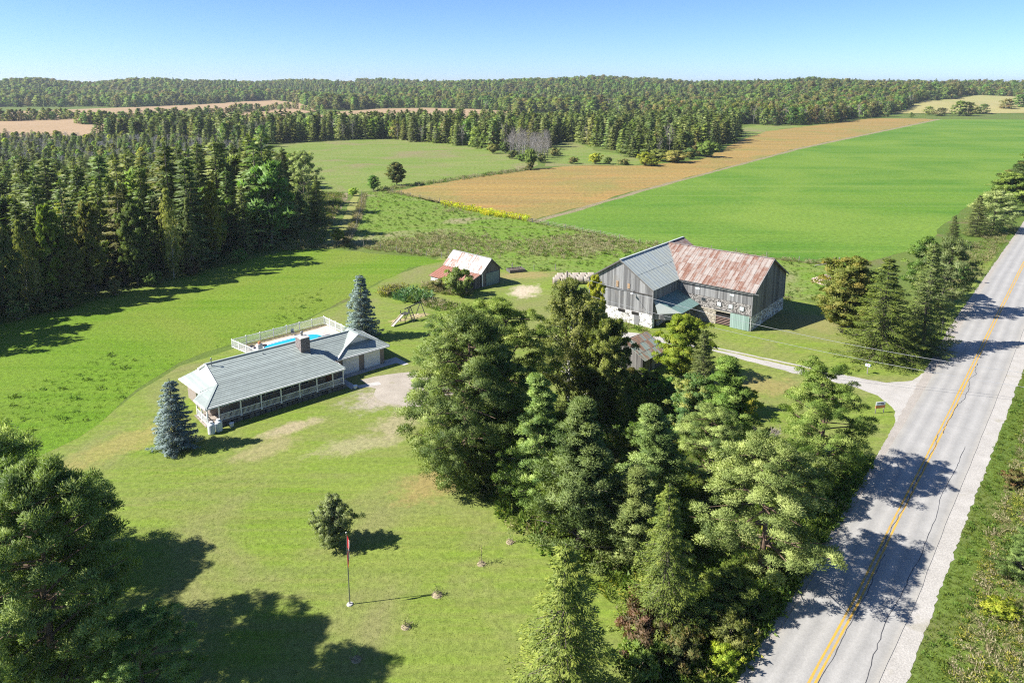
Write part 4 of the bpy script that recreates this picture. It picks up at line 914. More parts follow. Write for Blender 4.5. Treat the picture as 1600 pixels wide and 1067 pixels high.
def spruce_tree(seed, Ht, Rad, lev=34, nbr=9, nn=34, bl=0.34, bw=0.15, base=0.04, pw=0.85, drp=0.22, tr=0.16, rag=0.18):
    rg = np.random.default_rng(seed); rs = random.Random(seed); L = Leaves(); W = MB()
    W.tube([(0, 0, 0), (rs.gauss(0, .08), rs.gauss(0, .08), Ht*.5), (0, 0, Ht)], [tr, tr*.6, .015], 6)
    for k in range(lev):
        h = base+(1-base)*k/lev; z0 = h*Ht; env = Rad*(1-h)**pw+.05*Rad
        m = max(4, int(nbr*(.55+.45*(1-h)))); a0 = rs.random()*6
        for b in range(m):
            az = a0+2*PI*b/m+rs.gauss(0, .16); ln = env*rs.uniform(1-rag*1.6, 1+rag*.7); z = z0+rs.uniform(-.5, .5)*Ht/lev
            n = max(5, int(nn*(.3+.7*ln/Rad))); t = rg.uniform(.12, 1, n)**.75
            dr = drp*(1.15-h)
            prof = -dr*t+dr*.55*t**3
            if h > .75: prof = prof+.35*t*(h-.75)/.25
            wd = ln*.20*(1.1-t)+.10
            lat = rg.normal(0, 1, n)*wd*.7
            ca, sa = math.cos(az), math.sin(az)
            x, y = t*ln, lat
            pos = np.stack([x*ca-y*sa, x*sa+y*ca, z+prof*ln+rg.normal(0, .05, n)-np.abs(lat)*.25], 1)
            out = np.stack([np.full(n, ca), np.full(n, sa), np.full(n, -.05)], 1)+np.stack([-np.sign(lat)*sa, np.sign(lat)*ca, np.zeros(n)], 1)*.7
            dd = unit(out+rnd_unit(rg, n)*.45+np.array([0, 0, -.15]))
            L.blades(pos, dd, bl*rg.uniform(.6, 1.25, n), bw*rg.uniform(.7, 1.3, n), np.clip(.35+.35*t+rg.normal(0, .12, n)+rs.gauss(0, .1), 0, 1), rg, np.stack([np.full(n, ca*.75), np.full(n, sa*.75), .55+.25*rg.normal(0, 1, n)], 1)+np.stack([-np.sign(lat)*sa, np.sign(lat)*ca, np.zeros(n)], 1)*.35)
            if h < .7 and ln > .8 and lev > 20: W.tube([(0, 0, z), (ca*ln*.8, sa*ln*.8, z-dr*ln*.5)], [.035, .008], 3, cap=False)
    m = 14; L.blades(np.stack([rg.normal(0, .05, m), rg.normal(0, .05, m), Ht*rg.uniform(.94, 1.0, m)], 1), unit(rnd_unit(rg, m)*.5+np.array([0, 0, .9])), bl, bw*.8, .6, rg)
    t, c = L.get(); return t, c, W
def bare_tree(seed, Ht, Rad, n1=16, n2=6, n3=10, tr=.13, bl=.5, bw=.03):
    rg = np.random.default_rng(seed); rs = random.Random(seed); W = MB(); L = Leaves()
    W.tube([(0, 0, 0), (rs.gauss(0, .2), rs.gauss(0, .2), Ht*.5), (rs.gauss(0, .3), rs.gauss(0, .3), Ht)], [tr, tr*.55, .02], 5)
    for k in range(n1):
        h = .3+.68*k/n1; az = k*2.4+rs.random(); ln = Rad*math.sin(PI*(.15+.8*(1-h)/.7*.9))*rs.uniform(.7, 1.15); d = Vector((math.cos(az), math.sin(az), rs.uniform(.7, 1.3)))
        p = Vector((0, 0, h*Ht)); e = p+d*ln; W.tube([p, p+d*ln*.5, e], [tr*.3, tr*.18, .012], 3, cap=False)
        for j in range(n2):
            t = rs.uniform(.3, 1); q = p.lerp(e, t); dd = (d+Vector((rs.gauss(0, .7), rs.gauss(0, .7), rs.gauss(.3, .4)))).normalized(); q2 = q+dd*ln*.45; W.tube([q, q2], [.03, .008], 3, cap=False)
            c = np.array(q)+(np.array(q2)-np.array(q))*rg.uniform(.1, 1, (n3, 1)); L.blades(c, unit(np.array(dd)+rnd_unit(rg, n3)*.8), bl*rg.uniform(.6, 1.3, n3), bw, rg.uniform(.2, .9, n3), rg)
    t, c = L.get(); return t, c, W

M_BARK = flat_mat('grey_brown_bark', (.14, .115, .095), .9, var=.3, vs=4, bmp=.4); M_PBARK = flat_mat('orange_pine_bark', (.15, .10, .07), .9, var=.3, vs=4, bmp=.4)
M_BIRCHB = flat_mat('white_birch_bark', (.52, .50, .47), .8, var=.25, vs=5)
M_GREYB = flat_mat('bleached_bark', (.36, .335, .325), .9, var=.2, vs=4)
L_PINE = leaf_mat('pine_needles', [(.042, .072, .018), (.112, .158, .040), (.20, .245, .074)], .25, hue=.015)
L_PINEO = leaf_mat('olive_pine_needles', [(.050, .074, .020), (.122, .155, .045), (.20, .23, .08)], .25, hue=.015)
L_PINEB = leaf_mat('bright_pine_needles', [(.042, .072, .012), (.100, .142, .028), (.18, .21, .055)], .28, hue=.015)
L_SPR = leaf_mat('spruce_needles', [(.022, .040, .009), (.060, .088, .015), (.125, .15, .028)], .22, hue=.015)
L_SPRD = leaf_mat('dark_spruce_needles', [(.024, .040, .012), (.060, .084, .022), (.125, .145, .044)], .25, hue=.02, val=.4, gain=2.1)
L_BLUE = leaf_mat('blue_spruce_needles', [(.035, .055, .050), (.095, .135, .130), (.19, .245, .245)], .15, gain=1.4)
L_CED = leaf_mat('cedar_sprays', [(.030, .046, .013), (.070, .092, .026), (.13, .15, .048)], .25, hue=.02, val=.4)
L_LARCH = leaf_mat('olive_conifer_needles', [(.05, .06, .016), (.10, .112, .030), (.165, .17, .05)], .28, hue=.02, val=.35)
L_DEC = leaf_mat('green_broad_leaves', [(.038, .066, .013), (.088, .13, .026), (.15, .19, .048)], .32, val=.35)
L_YEL = leaf_mat('yellow_green_leaves', [(.085, .125, .012), (.16, .20, .022), (.24, .25, .035)], .35)
L_BIR = leaf_mat('birch_leaves', [(.065, .078, .020), (.13, .145, .038), (.20, .195, .06)], .33)
L_ORA = leaf_mat('autumn_leaves', [(.072, .092, .018), (.128, .140, .030), (.195, .158, .040)], .32, gain=1.55, hue=.015, val=.15)
L_RED = leaf_mat('red_leaves', [(.075, .075, .03), (.125, .095, .045), (.165, .11, .065)], .3, gain=1.2)
L_MIXD = leaf_mat('mixed_autumn_leaves', [(.042, .062, .018), (.085, .10, .030), (.155, .12, .042)], .3, hue=.06, val=.35)
L_PALE = leaf_mat('silvery_leaves', [(.075, .105, .035), (.13, .165, .06), (.20, .225, .095)], .3, hue=.01)
L_TWIG = leaf_mat('bare_twigs', [(.15, .13, .10), (.21, .185, .145), (.29, .26, .21)], 0, hue=.02, val=.2, rough=.9, gain=1)
L_SILV = leaf_mat('dead_grey_twigs', [(.22, .205, .20), (.32, .305, .31), (.42, .41, .42)], 0, hue=.01, val=.2, rough=.9, gain=.95)

class Proto:
    def __init__(s, gen, lm, bm_, split=True, nm='tree'):
        t, c, W = gen; s.h = float(np.percentile(t[:, :, 2], 99.7)); s.r = float(np.percentile(np.hypot(t[:, :, 0], t[:, :, 1]), 95))
        if split: s.crown = tri_mesh('crown', t, c, lm); s.trunk = wood_mesh('trunk', W, bm_)
        else: s.whole = tri_mesh(nm, t, c, lm, W, bm_)
def plant(P, X, Y, h, r, name, label, cat, group=None, rz=None, z=0.):
    e = empty(name, (X, Y, z), random.random()*6.28 if rz is None else rz, label, cat, group); e.scale = (r/P.r, r/P.r, h/P.h)
    obj('trunk', P.trunk, e); obj('crown', P.crown, e); return e
def plant1(P, X, Y, h, r, name, label, cat, group=None, z=0.):
    o = obj(name, P.whole, None, (X, Y, z), random.random()*6.28, (r/P.r, r/P.r, h/P.h)); return tag(o, label, cat, group)
def treepx(P, bx, by, top, wpx, name, label, cat, group=None, rz=None):
    X, Y = at(bx, by); h = zat(X, Y, top); r = wpx/2/F*dist(X, Y)*.9; return plant(P, X, Y, h, r, name, label, cat, group, rz)

# prototypes, near
PN = [Proto(cluster_tree(s, 14, 5.2, prof_pine, .10, 54, 6, .80, 340, .175, .072, .72, .35, 0.05, (.05, .4), .26, .35, .12), m, M_PBARK) for s, m in ((1, L_PINE), (2, L_PINE), (3, L_PINEO), (4, L_PINEB))]
PN.append(Proto(cluster_tree(5, 14, 5.2, prof_pine, .05, 74, 6, .82, 330, .175, .072, .75, .35, 0.08, (.05, .4), .26, .3, .02), L_PINE, M_PBARK))
PY = [Proto(cluster_tree(s, 10, 3.0, prof_cone, .04, 64, 5, .52, 250, .155, .064, .7, .5, 0, (.15, .5), .17, .2, .1), m, M_BARK) for s, m in ((11, L_PINE), (12, L_PINEO), (13, L_PINEB))]
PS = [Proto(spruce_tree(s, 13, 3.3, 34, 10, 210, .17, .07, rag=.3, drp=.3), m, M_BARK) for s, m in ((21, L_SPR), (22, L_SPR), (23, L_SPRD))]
PB = [Proto(spruce_tree(s, 8, 2.4, 26, 9, 190, .18, .08, .01, .68, .08, .14, .2), L_BLUE, M_BARK) for s in (31, 32)]
PD = [Proto(cluster_tree(s, 10, 3.6, prof_round, .12, 48, 6, .75, 150, .24, .17, .8, .3, 0, (.3, .8), .2, .3, .0), m, M_BARK) for s, m in ((41, L_DEC), (42, L_YEL), (43, L_ORA), (44, L_MIXD))]
PW = [Proto(cluster_tree(s, 14, 4.0, prof_egg, .16, 50, 5, .75, 100, .22, .14, .8, -.2, .5, (.4, .9), .2, .35, .0, hang=1), L_BIR, M_BIRCHB) for s in (51, 52)]
PP = Proto(cluster_tree(55, 10, 4.2, prof_round, .1, 42, 5, .75, 95, .34, .10, .7, .5, .1, (.3, .8), .2, .3, .03), L_PALE, M_BARK)
L_ORN = leaf_mat('grey_green_leaves', [(.08, .098, .04), (.14, .165, .072), (.21, .235, .115)], .3, hue=.01, val=.05)
PR = Proto(cluster_tree(61, 4, 2.0, prof_egg, .04, 60, 5, .40, 110, .13, .09, .8, .6, 0, (.5, 1.2), .10, .1), L_ORN, M_BARK)
PBU = [Proto(cluster_tree(s, 2.2, 1.6, prof_round, .05, 20, 4, .42, 70, .2, .14, .8, .6, 0, (.4, 1.0), .05, .1), m, M_BARK) for s, m in ((71, L_DEC), (72, L_YEL), (73, L_RED), (74, L_MIXD), (75, L_BIR))]
PX = Proto(bare_tree(81, 8, 2.6, 22, 8, 14), L_TWIG, M_GREYB)

# named trees round the house
treepx(PB[0], 275, 700, 597, 70, 'blue_spruce', 'blue spruce at the porch end of the house by the propane tanks', 'tree')
treepx(PB[1], 566, 529, 432, 60, 'blue_spruce', 'blue spruce behind the garage roof near the pool', 'tree')
treepx(PR, 521, 852, 775, 66, 'ornamental_tree', 'small round grey-green tree alone on the front lawn', 'tree')
GRP = None
treepx(PN[4], 730, 752, 488, 200, 'pine_tree', 'tallest broad dark pine beside the gravel pad', 'tree')
treepx(PN[1], 712, 680, 498, 130, 'pine_tree', 'dark pine at the gravel pad edge, left of the tallest pine', 'tree')
treepx(PN[3], 790, 680, 468, 170, 'pine_tree', 'bright topped pine between the tallest pine and the birch', 'tree')
treepx(PN[0], 770, 735, 545, 130, 'pine_tree', 'lower dark pine under the bright topped pine', 'tree')
treepx(PW[0], 888, 640, 438, 115, 'birch_tree', 'tall weeping birch in front of the hay bales', 'tree')
treepx(PW[1], 925, 620, 470, 80, 'birch_tree', 'second birch, beside the barn wing', 'tree')
treepx(PD[1], 928, 560, 432, 38, 'maple_tree', 'slim yellow leaved maple against the barn wing corner', 'tree')
treepx(PD[0], 945, 660, 500, 85, 'broadleaf_tree', 'dark green broadleaf tree left of the tin-roofed outbuilding', 'tree')
treepx(PY[0], 840, 790, 586, 108, 'young_pine', 'young conical pine in front of the dark pines', 'tree')
treepx(PY[1], 905, 862, 630, 150, 'young_pine', 'olive conical pine at the lawn edge, right of the dark pines', 'tree')
treepx(PY[1], 1018, 800, 636, 122, 'young_pine', 'conical pine in the middle of the grove, left of the olive ones', 'tree')
treepx(PY[1], 985, 880, 735, 130, 'young_pine', 'pale olive pine above the front spruces', 'tree')
treepx(PY[2], 1132, 715, 560, 118, 'young_pine', 'bright conical pine right of the dark cedar', 'tree')
treepx(PN[2], 1108, 765, 640, 125, 'pine_tree', 'dull olive pine in the middle of the roadside grove', 'tree')
treepx(PD[1], 1064, 595, 494, 88, 'maple_tree', 'round yellow-green maple between the barn and outbuilding', 'tree')
treepx(PS[2], 1094, 650, 520, 82, 'cedar_tree', 'narrow dark cedar beside the yellow-green maple', 'tree')
treepx(PN[3], 1276, 758, 574, 160, 'pine_tree', 'spreading bright pine by the driveway mouth', 'tree')
treepx(PN[2], 1188, 898, 690, 225, 'pine_tree', 'widest olive pine leaning over the road shoulder', 'tree')
treepx(PN[3], 1236, 800, 700, 110, 'pine_tree', 'low pine on the verge between the two road shadows', 'tree')
treepx(PX, 1195, 740, 668, 66, 'dead_tree', 'bare grey dead tree top among the roadside pines', 'tree')
treepx(PS[0], 1036, 985, 760, 135, 'spruce_tree', 'vine-hung spruce in front of the roadside pines', 'tree')
treepx(PS[0], 880, 1135, 856, 205, 'spruce_tree', 'tall spruce at the bottom edge of the lawn', 'tree')
treepx(PD[0], 1140, 960, 890, 90, 'broadleaf_tree', 'low shaded broadleaf tree on the roadside bank', 'tree')
treepx(PD[3], 1085, 700, 590, 90, 'broadleaf_tree', 'low green tree below the dark cedar', 'tree')
# bottom left pines
for (X, Y, h, r, P, lab) in ((-35.4, 50.0, 7.8, 3.9, PN[4], 'spreading pine at the left edge of the lawn with bare inner limbs'), (-27.5, 36.8, 16.5, 4.6, PN[4], 'tall dark pine in the bottom left corner'), (-33.5, 40, 17, 5, PN[4], 'tall sunlit olive pine in the bottom left corner'),
                             (-22.2, 36.2, 7.2, 3.0, PN[1], 'low shaded pine at the bottom edge in the pine shadow'), (-42, 46.5, 14.5, 5, PN[1], 'pine at the left border behind the spreading pine'), (-40.2, 50.4, 7.4, 3.4, PN[0], 'dark pine cut by the left edge above the others')):
    plant(P, X, Y, h, r, 'pine_tree', lab, 'tree')
# by the road beyond the driveway
treepx(PD[2], 1318, 522, 402, 100, 'maple_tree', 'round maple turning orange-brown beside the barn', 'tree')
treepx(PS[0], 1374, 560, 405, 125, 'spruce_tree', 'broad spruce at the far corner of the driveway', 'tree')
treepx(PS[2], 1442, 548, 384, 92, 'spruce_tree', 'darker spruce behind the driveway corner spruce', 'tree')
treepx(PP, 1470, 492, 372, 92, 'willow_tree', 'silvery willow behind the roadside spruces', 'tree')
treepx(PD[0], 1440, 470, 372, 60, 'broadleaf_tree', 'rounded green tree touching the silvery willow', 'tree')
treepx(PS[2], 1487, 388, 338, 30, 'spruce_tree', 'small lone spruce on the road bank', 'tree')
treepx(PS[2], 1524, 368, 306, 44, 'spruce_tree', 'dark spruce standing against the pale roadside tree', 'tree')
treepx(PP, 1550, 362, 298, 74, 'willow_tree', 'pale feathery willow further up the road', 'tree')
treepx(PD[0], 1578, 335, 270, 66, 'broadleaf_tree', 'dark broadleaf tree behind the pale feathery willow', 'tree')
treepx(PD[3], 1600, 318, 252, 70, 'broadleaf_tree', 'broadleaf tree at the right edge up the road', 'tree')
treepx(PD[0], 1618, 300, 232, 60, 'broadleaf_tree', 'farthest roadside broadleaf tree at the right edge', 'tree')
treepx(PY[0], 1592, 905, 826, 62, 'young_pine', 'small pine among the weeds across the road', 'tree')
# field trees
treepx(PD[3], 620, 290, 254, 31, 'broadleaf_tree', 'lone round dark tree at the meadow corner', 'tree')
treepx(PD[0], 584, 298, 274, 20, 'broadleaf_tree', 'small pointed tree left of the lone round tree', 'tree')
treepx(PP, 476, 335, 236, 56, 'poplar_tree', 'tall pale green poplar at the end of the dark wood', 'tree')
treepx(PS[1], 497, 350, 276, 40, 'spruce_tree', 'bushy spruce at the tip of the dark wood', 'tree')
treepx(PY[1], 470, 358, 300, 34, 'young_pine', 'grey-green young pine below the poplar', 'tree')

# ------------------------------------------------------------------ bushes (each one a thing)
def bush(P, px_, py_, hpx, wpx, lab, name='bush', cat='bush'):
    X, Y = at(px_, py_); d = dist(X, Y); return plant(P, X, Y, hpx/F*d*1.05, wpx/2/F*d, name, lab, cat)
bush(PBU[4], 716, 462, 42, 46, 'big grey-green lilac in front of the machine shed'); bush(PBU[3], 690, 452, 16, 34, 'low brown-green bush against the shed lean-to wall')
for k, (x, y, h, w_, P, lab) in enumerate(((1000, 1010, 60, 90, PBU[2], 'red-leaved shrub between the two front spruces'), (1060, 1040, 60, 80, PBU[3], 'rusty green shrub by the spruce foot nearest the road'), (1075, 1005, 40, 60, PBU[3], 'green-brown shrub on the roadside bank'),
        (1110, 985, 50, 70, PBU[0], 'leafy green shrub under the widest olive pine'), (1140, 1010, 50, 60, PBU[4], 'olive shrub at the ditch edge'), (1130, 1045, 40, 50, PBU[1], 'bright yellow-green shrub at the road ditch'),
        (1000, 1062, 60, 80, PBU[0], 'green shrub at the bottom of the frame beside the front spruce'), (1180, 960, 40, 60, PBU[0], 'dark green shrub in the shade of the roadside pines'), (1230, 890, 40, 60, PBU[0], 'low green shrub at the shoulder under the pines'),
        (1018, 604, 24, 50, PBU[0], 'green shrub in front of the tin-roofed outbuilding'), (985, 596, 20, 36, PBU[4], 'olive shrub at the outbuilding corner'), (1050, 640, 50, 60, PBU[0], 'green shrub at the foot of the cedar'), (1160, 650, 40, 50, PBU[1], 'light green shrub at the lawn edge of the grove'),
        (1000, 700, 40, 70, PBU[0], 'green shrub in the shady hollow of the grove'), (950, 740, 40, 60, PBU[3], 'brown-green shrub in the hollow of the grove'), (1075, 850, 50, 70, PBU[1], 'yellow-green shrub in the grove clearing'), (1590, 870, 30, 50, PBU[0], 'green shrub above the small pine across the road'),
        (1560, 960, 24, 50, PBU[1], 'yellow-green shrub in the weeds across the road'), (1585, 760, 24, 40, PBU[3], 'brownish shrub in the weeds across the road'))):
    bush(P, x, y, h, w_, lab)
for k, (x, y, h, w_, P, lab) in enumerate(((830, 264, 30, 18, PBU[0], 'upright bush at the soybean field corner'), (828, 266, 12, 14, PBU[3], 'dark low bush at the soybean field corner'), (895, 256, 10, 18, PBU[3], 'rounded brown bush at the top of the soybeans'), (930, 256, 16, 20, PBU[1], 'yellowish bush at the top of the soybeans'),
        (950, 257, 11, 15, PBU[0], 'dark green bush at the top of the soybeans'), (975, 258, 9, 20, PBU[3], 'flat bush left of the scrub clump'), (1008, 259, 20, 26, PBU[1], 'yellow-green bush at the front of the scrub clump'), (1022, 260, 12, 18, PBU[1], 'low yellow bush in the scrub clump'),
        (1000, 246, 14, 30, PBU[0], 'grey-green bush behind the scrub clump'), (1030, 252, 18, 34, PBU[4], 'pale bush in the middle of the scrub clump'), (1055, 254, 18, 40, PBU[4], 'widest grey bush of the scrub clump'), (1078, 248, 16, 26, PBU[3], 'brown bush right in the scrub clump'),
        (1105, 246, 24, 34, PBU[0], 'dark round bush at the end of the scrub clump'), (1090, 244, 20, 24, PBU[3], 'brownish bush beside the dark round bush'), (552, 306, 12, 14, PBU[1], 'yellow bush at the bend of the farm track'), (528, 378, 20, 20, PBU[1], 'goldenrod bush where the farm track meets the hay field'),
        (540, 384, 12, 14, PBU[3], 'small brown bush beside the goldenrod bush'), (866, 244, 12, 20, PBU[3], 'dark bush at the foot of the bare grove'), (1500, 440, 26, 30, PBU[0], 'green bush on the road bank below the willow'))):
    bush(P, x, y, h, w_, lab)

for k, (x, y, h, w_, P, lab) in enumerate(((28, 500, 30, 26, PBU[4], 'grey-green bush at the foot of the left wood, nearest the frame edge'), (75, 487, 26, 40, PBU[0], 'green bush under the first tall spruces of the left wood'), (112, 480, 22, 30, PBU[0], 'low green bush between trunks of the left wood'), (180, 462, 26, 22, PBU[3], 'brownish bush in front of the left wood'),
        (238, 448, 24, 24, PBU[0], 'small green bush halfway along the wood edge'), (300, 430, 22, 30, PBU[3], 'dull bush along the wood edge before the corner'), (372, 410, 20, 30, PBU[0], 'green bush near the dark corner of the wood'), (452, 372, 18, 30, PBU[4], 'pale bush in the weeds at the wood corner'),
        (800, 248, 12, 18, PBU[3], 'brown bush at the left foot of the leafless grove'), (815, 252, 10, 18, PBU[0], 'green bush at the front foot of the leafless grove'), (845, 254, 13, 20, PBU[3], 'dark bush at the right foot of the leafless grove'), (790, 240, 18, 20, PBU[0], 'leafy bush left of the leafless grove'), (770, 240, 14, 18, PBU[4], 'pale bush by the cedar belt corner'))):
    bush(P, x, y, h, w_, lab)

# ------------------------------------------------------------------ forests
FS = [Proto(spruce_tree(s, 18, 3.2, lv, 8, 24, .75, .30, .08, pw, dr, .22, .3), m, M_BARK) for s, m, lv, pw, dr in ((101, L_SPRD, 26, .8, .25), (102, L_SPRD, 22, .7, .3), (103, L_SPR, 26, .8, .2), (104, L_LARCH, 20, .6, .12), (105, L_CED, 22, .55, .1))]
FD = [Proto(cluster_tree(s, 13, 3.8, prof_egg, .22, 24, 4, 1.1, 26, .75, .5, .8, .4, 0, (.3, .8), .2, .4, .08), m, M_BARK) for s, m in ((111, L_DEC), (112, L_MIXD), (113, L_YEL), (114, L_ORA))]
FB = [Proto(bare_tree(s, 12, 2.6, 18, 5, 8, .24, .8, .06), L_TWIG, M_GREYB) for s in (121, 122)]
FG = [Proto(bare_tree(s, 12, 2.2, 16, 4, 7, .16, 1.0, .06), L_SILV, M_GREYB) for s in (123, 124)]
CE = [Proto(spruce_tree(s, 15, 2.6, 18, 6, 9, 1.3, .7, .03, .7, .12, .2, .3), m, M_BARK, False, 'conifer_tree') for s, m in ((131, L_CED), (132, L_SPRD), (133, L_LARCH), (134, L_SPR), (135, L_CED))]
FA = [Proto(cluster_tree(s, 15, 4.6, prof_egg, .02, 16, 3, 1.6, 15, 1.45, .95, .9, .4, 0, (.3, .8), .2, .4), m, M_BARK, False, 'broadleaf_tree') for s, m in ((141, L_DEC), (142, L_MIXD), (143, L_MIXD), (144, L_DEC), (145, L_ORA))]
FW = [Proto(bare_tree(s, 13, 3.2, 12, 3, 8, .18, 1.5, .12), L_TWIG, M_GREYB, False, 'bare_tree') for s in (151, 152)]

def inside(P, poly):
    x, y = P[:, 0], P[:, 1]; r = np.zeros(len(P), bool); n = len(poly)
    for i in range(n):
        (x0, y0), (x1, y1) = poly[i-1], poly[i]
        if y0 == y1: continue
        r ^= ((y0 > y) != (y1 > y)) & (x < (x1-x0)*(y-y0)/(y1-y0)+x0)
    return r
def fill(poly, sp, seed, jit=.75):
    rg = np.random.default_rng(seed); p = np.array(poly); a = np.arange(p[:, 0].min(), p[:, 0].max(), sp); b = np.arange(p[:, 1].min(), p[:, 1].max(), sp)
    g = np.stack(np.meshgrid(a, b), -1).astype(float); g[1::2, :, 0] += sp/2; g = g.reshape(-1, 2)+rg.normal(0, sp*jit*.6, (g.size//2, 2))
    return g[inside(g, poly)]
def pxs(pix): return [at(x, y) for x, y in pix]
def scatter(name, pts, scl, rot, idx, meshes, label):
    n = len(pts); me = bpy.data.meshes.new(name); me.vertices.add(n); me.vertices.foreach_set('co', np.asarray(pts, np.float32).ravel())
    for nm, ty, arr in (('scl', 'FLOAT_VECTOR', scl), ('rot', 'FLOAT', rot), ('idx', 'INT', idx)):
        a = me.attributes.new(nm, ty, 'POINT'); a.data.foreach_set('vector' if ty == 'FLOAT_VECTOR' else 'value', np.asarray(arr, np.int32 if ty == 'INT' else np.float32).ravel())
    o = obj(name, me); tag(o, label, None, None, 'stuff')
    g = bpy.data.node_groups.new(name, 'GeometryNodeTree'); g.interface.new_socket('Geometry', in_out='INPUT', socket_type='NodeSocketGeometry'); g.interface.new_socket('Geometry', in_out='OUTPUT', socket_type='NodeSocketGeometry')
    N, K = g.nodes, g.links; gi = N.new('NodeGroupInput'); go = N.new('NodeGroupOutput'); jn = N.new('GeometryNodeJoinGeometry')
    for m in meshes:
        q = bpy.data.objects.new('plant_form', m); oi = N.new('GeometryNodeObjectInfo'); oi.inputs['Object'].default_value = q; oi.inputs['As Instance'].default_value = True; K.new(oi.outputs['Geometry'], jn.inputs[0])
    ip = N.new('GeometryNodeInstanceOnPoints'); K.new(gi.outputs[0], ip.inputs['Points']); K.new(jn.outputs[0], ip.inputs['Instance']); ip.inputs['Pick Instance'].default_value = True
    def na(nm, ty):
        q = N.new('GeometryNodeInputNamedAttribute'); q.data_type = ty; q.inputs['Name'].default_value = nm; return next(s for s in q.outputs if s.enabled and s.name == 'Attribute')
    K.new(na('idx', 'INT'), ip.inputs['Instance Index']); K.new(na('scl', 'FLOAT_VECTOR'), ip.inputs['Scale'])
    cx = N.new('ShaderNodeCombineXYZ'); K.new(na('rot', 'FLOAT'), cx.inputs[2]); K.new(cx.outputs[0], ip.inputs['Rotation']); K.new(ip.outputs[0], go.inputs[0])
    md = o.modifiers.new('scatter', 'NODES'); md.node_group = g; return o

rg = np.random.default_rng(5)
# the dark wood on the left, its swampy grey back, and the belt behind the meadow
W1 = pxs([(-260, 640), (-120, 545), (0, 500), (60, 486), (150, 465), (250, 438), (350, 410), (434, 387), (448, 356), (462, 332), (468, 310), (474, 290), (460, 270), (425, 250), (380, 238), (300, 226), (150, 222), (0, 222), (-300, 224)])
p1 = fill(W1, 4.6, 21); o_ = np.argsort(np.hypot(p1[:, 0], p1[:, 1])); p1 = p1[o_]
fr = pxs([(-40, 512), (0, 502), (60, 488), (150, 467), (250, 440), (350, 412), (438, 389), (462, 350), (484, 300)])
def dist_edge(q, line):
    best = 1e9
    for a, b in zip(line[:-1], line[1:]):
        a, b = np.array(a), np.array(b); t = np.clip(np.dot(q-a, b-a)/np.dot(b-a, b-a), 0, 1); best = min(best, np.linalg.norm(q-(a+t*(b-a))))
    return best
ACC = []
for bx, by, tp, wp, P, nm, lab in ((88, 477, 322, 46, PD[1], 'maple_tree', 'yellow-green maple lighting up the front of the left wood'), (150, 462, 318, 44, PD[2], 'maple_tree', 'orange-red maple among the spruces of the left wood'), (118, 474, 372, 36, PD[2], 'maple_tree', 'lower orange maple below the yellow-green one in the left wood'), (338, 408, 285, 34, PD[1], 'maple_tree', 'yellow maple left of the dark spruces at the wood corner'),
                            (216, 446, 318, 50, PD[0], 'broadleaf_tree', 'rounded green tree in the middle of the left wood front'), (14, 494, 350, 50, PD[3], 'broadleaf_tree', 'dull brown-green tree at the frame edge of the left wood'), (46, 486, 345, 28, PW[0], 'birch_tree', 'pale stemmed birch at the left end of the wood edge'), (62, 484, 360, 24, PW[1], 'birch_tree', 'second pale stemmed birch of the pair at the wood edge'),
                            (272, 434, 296, 34, PW[0], 'birch_tree', 'pale stemmed birch in the middle of the wood edge'), (302, 428, 310, 28, PY[1], 'pine_tree', 'tall bare-stemmed pine right of the middle birch')):
    o = treepx(P, bx, by, tp, wp, nm, lab, 'tree'); ACC.append((o.location.x, o.location.y, wp/2/F*dist(o.location.x, o.location.y)))
G1 = 'trees of the dark wood beyond the hay field'; G2 = 'grey dead trees in the swampy wood'; G3 = 'conifers of the belt behind the meadow'
nS = nD = nB = 0; restP = {}
def rest(key, x, y, h, r): restP.setdefault(key, []).append((x, y, h, r))
vis = lambda x, y: abs(x) < (y*CP+H*SP)*.80+8
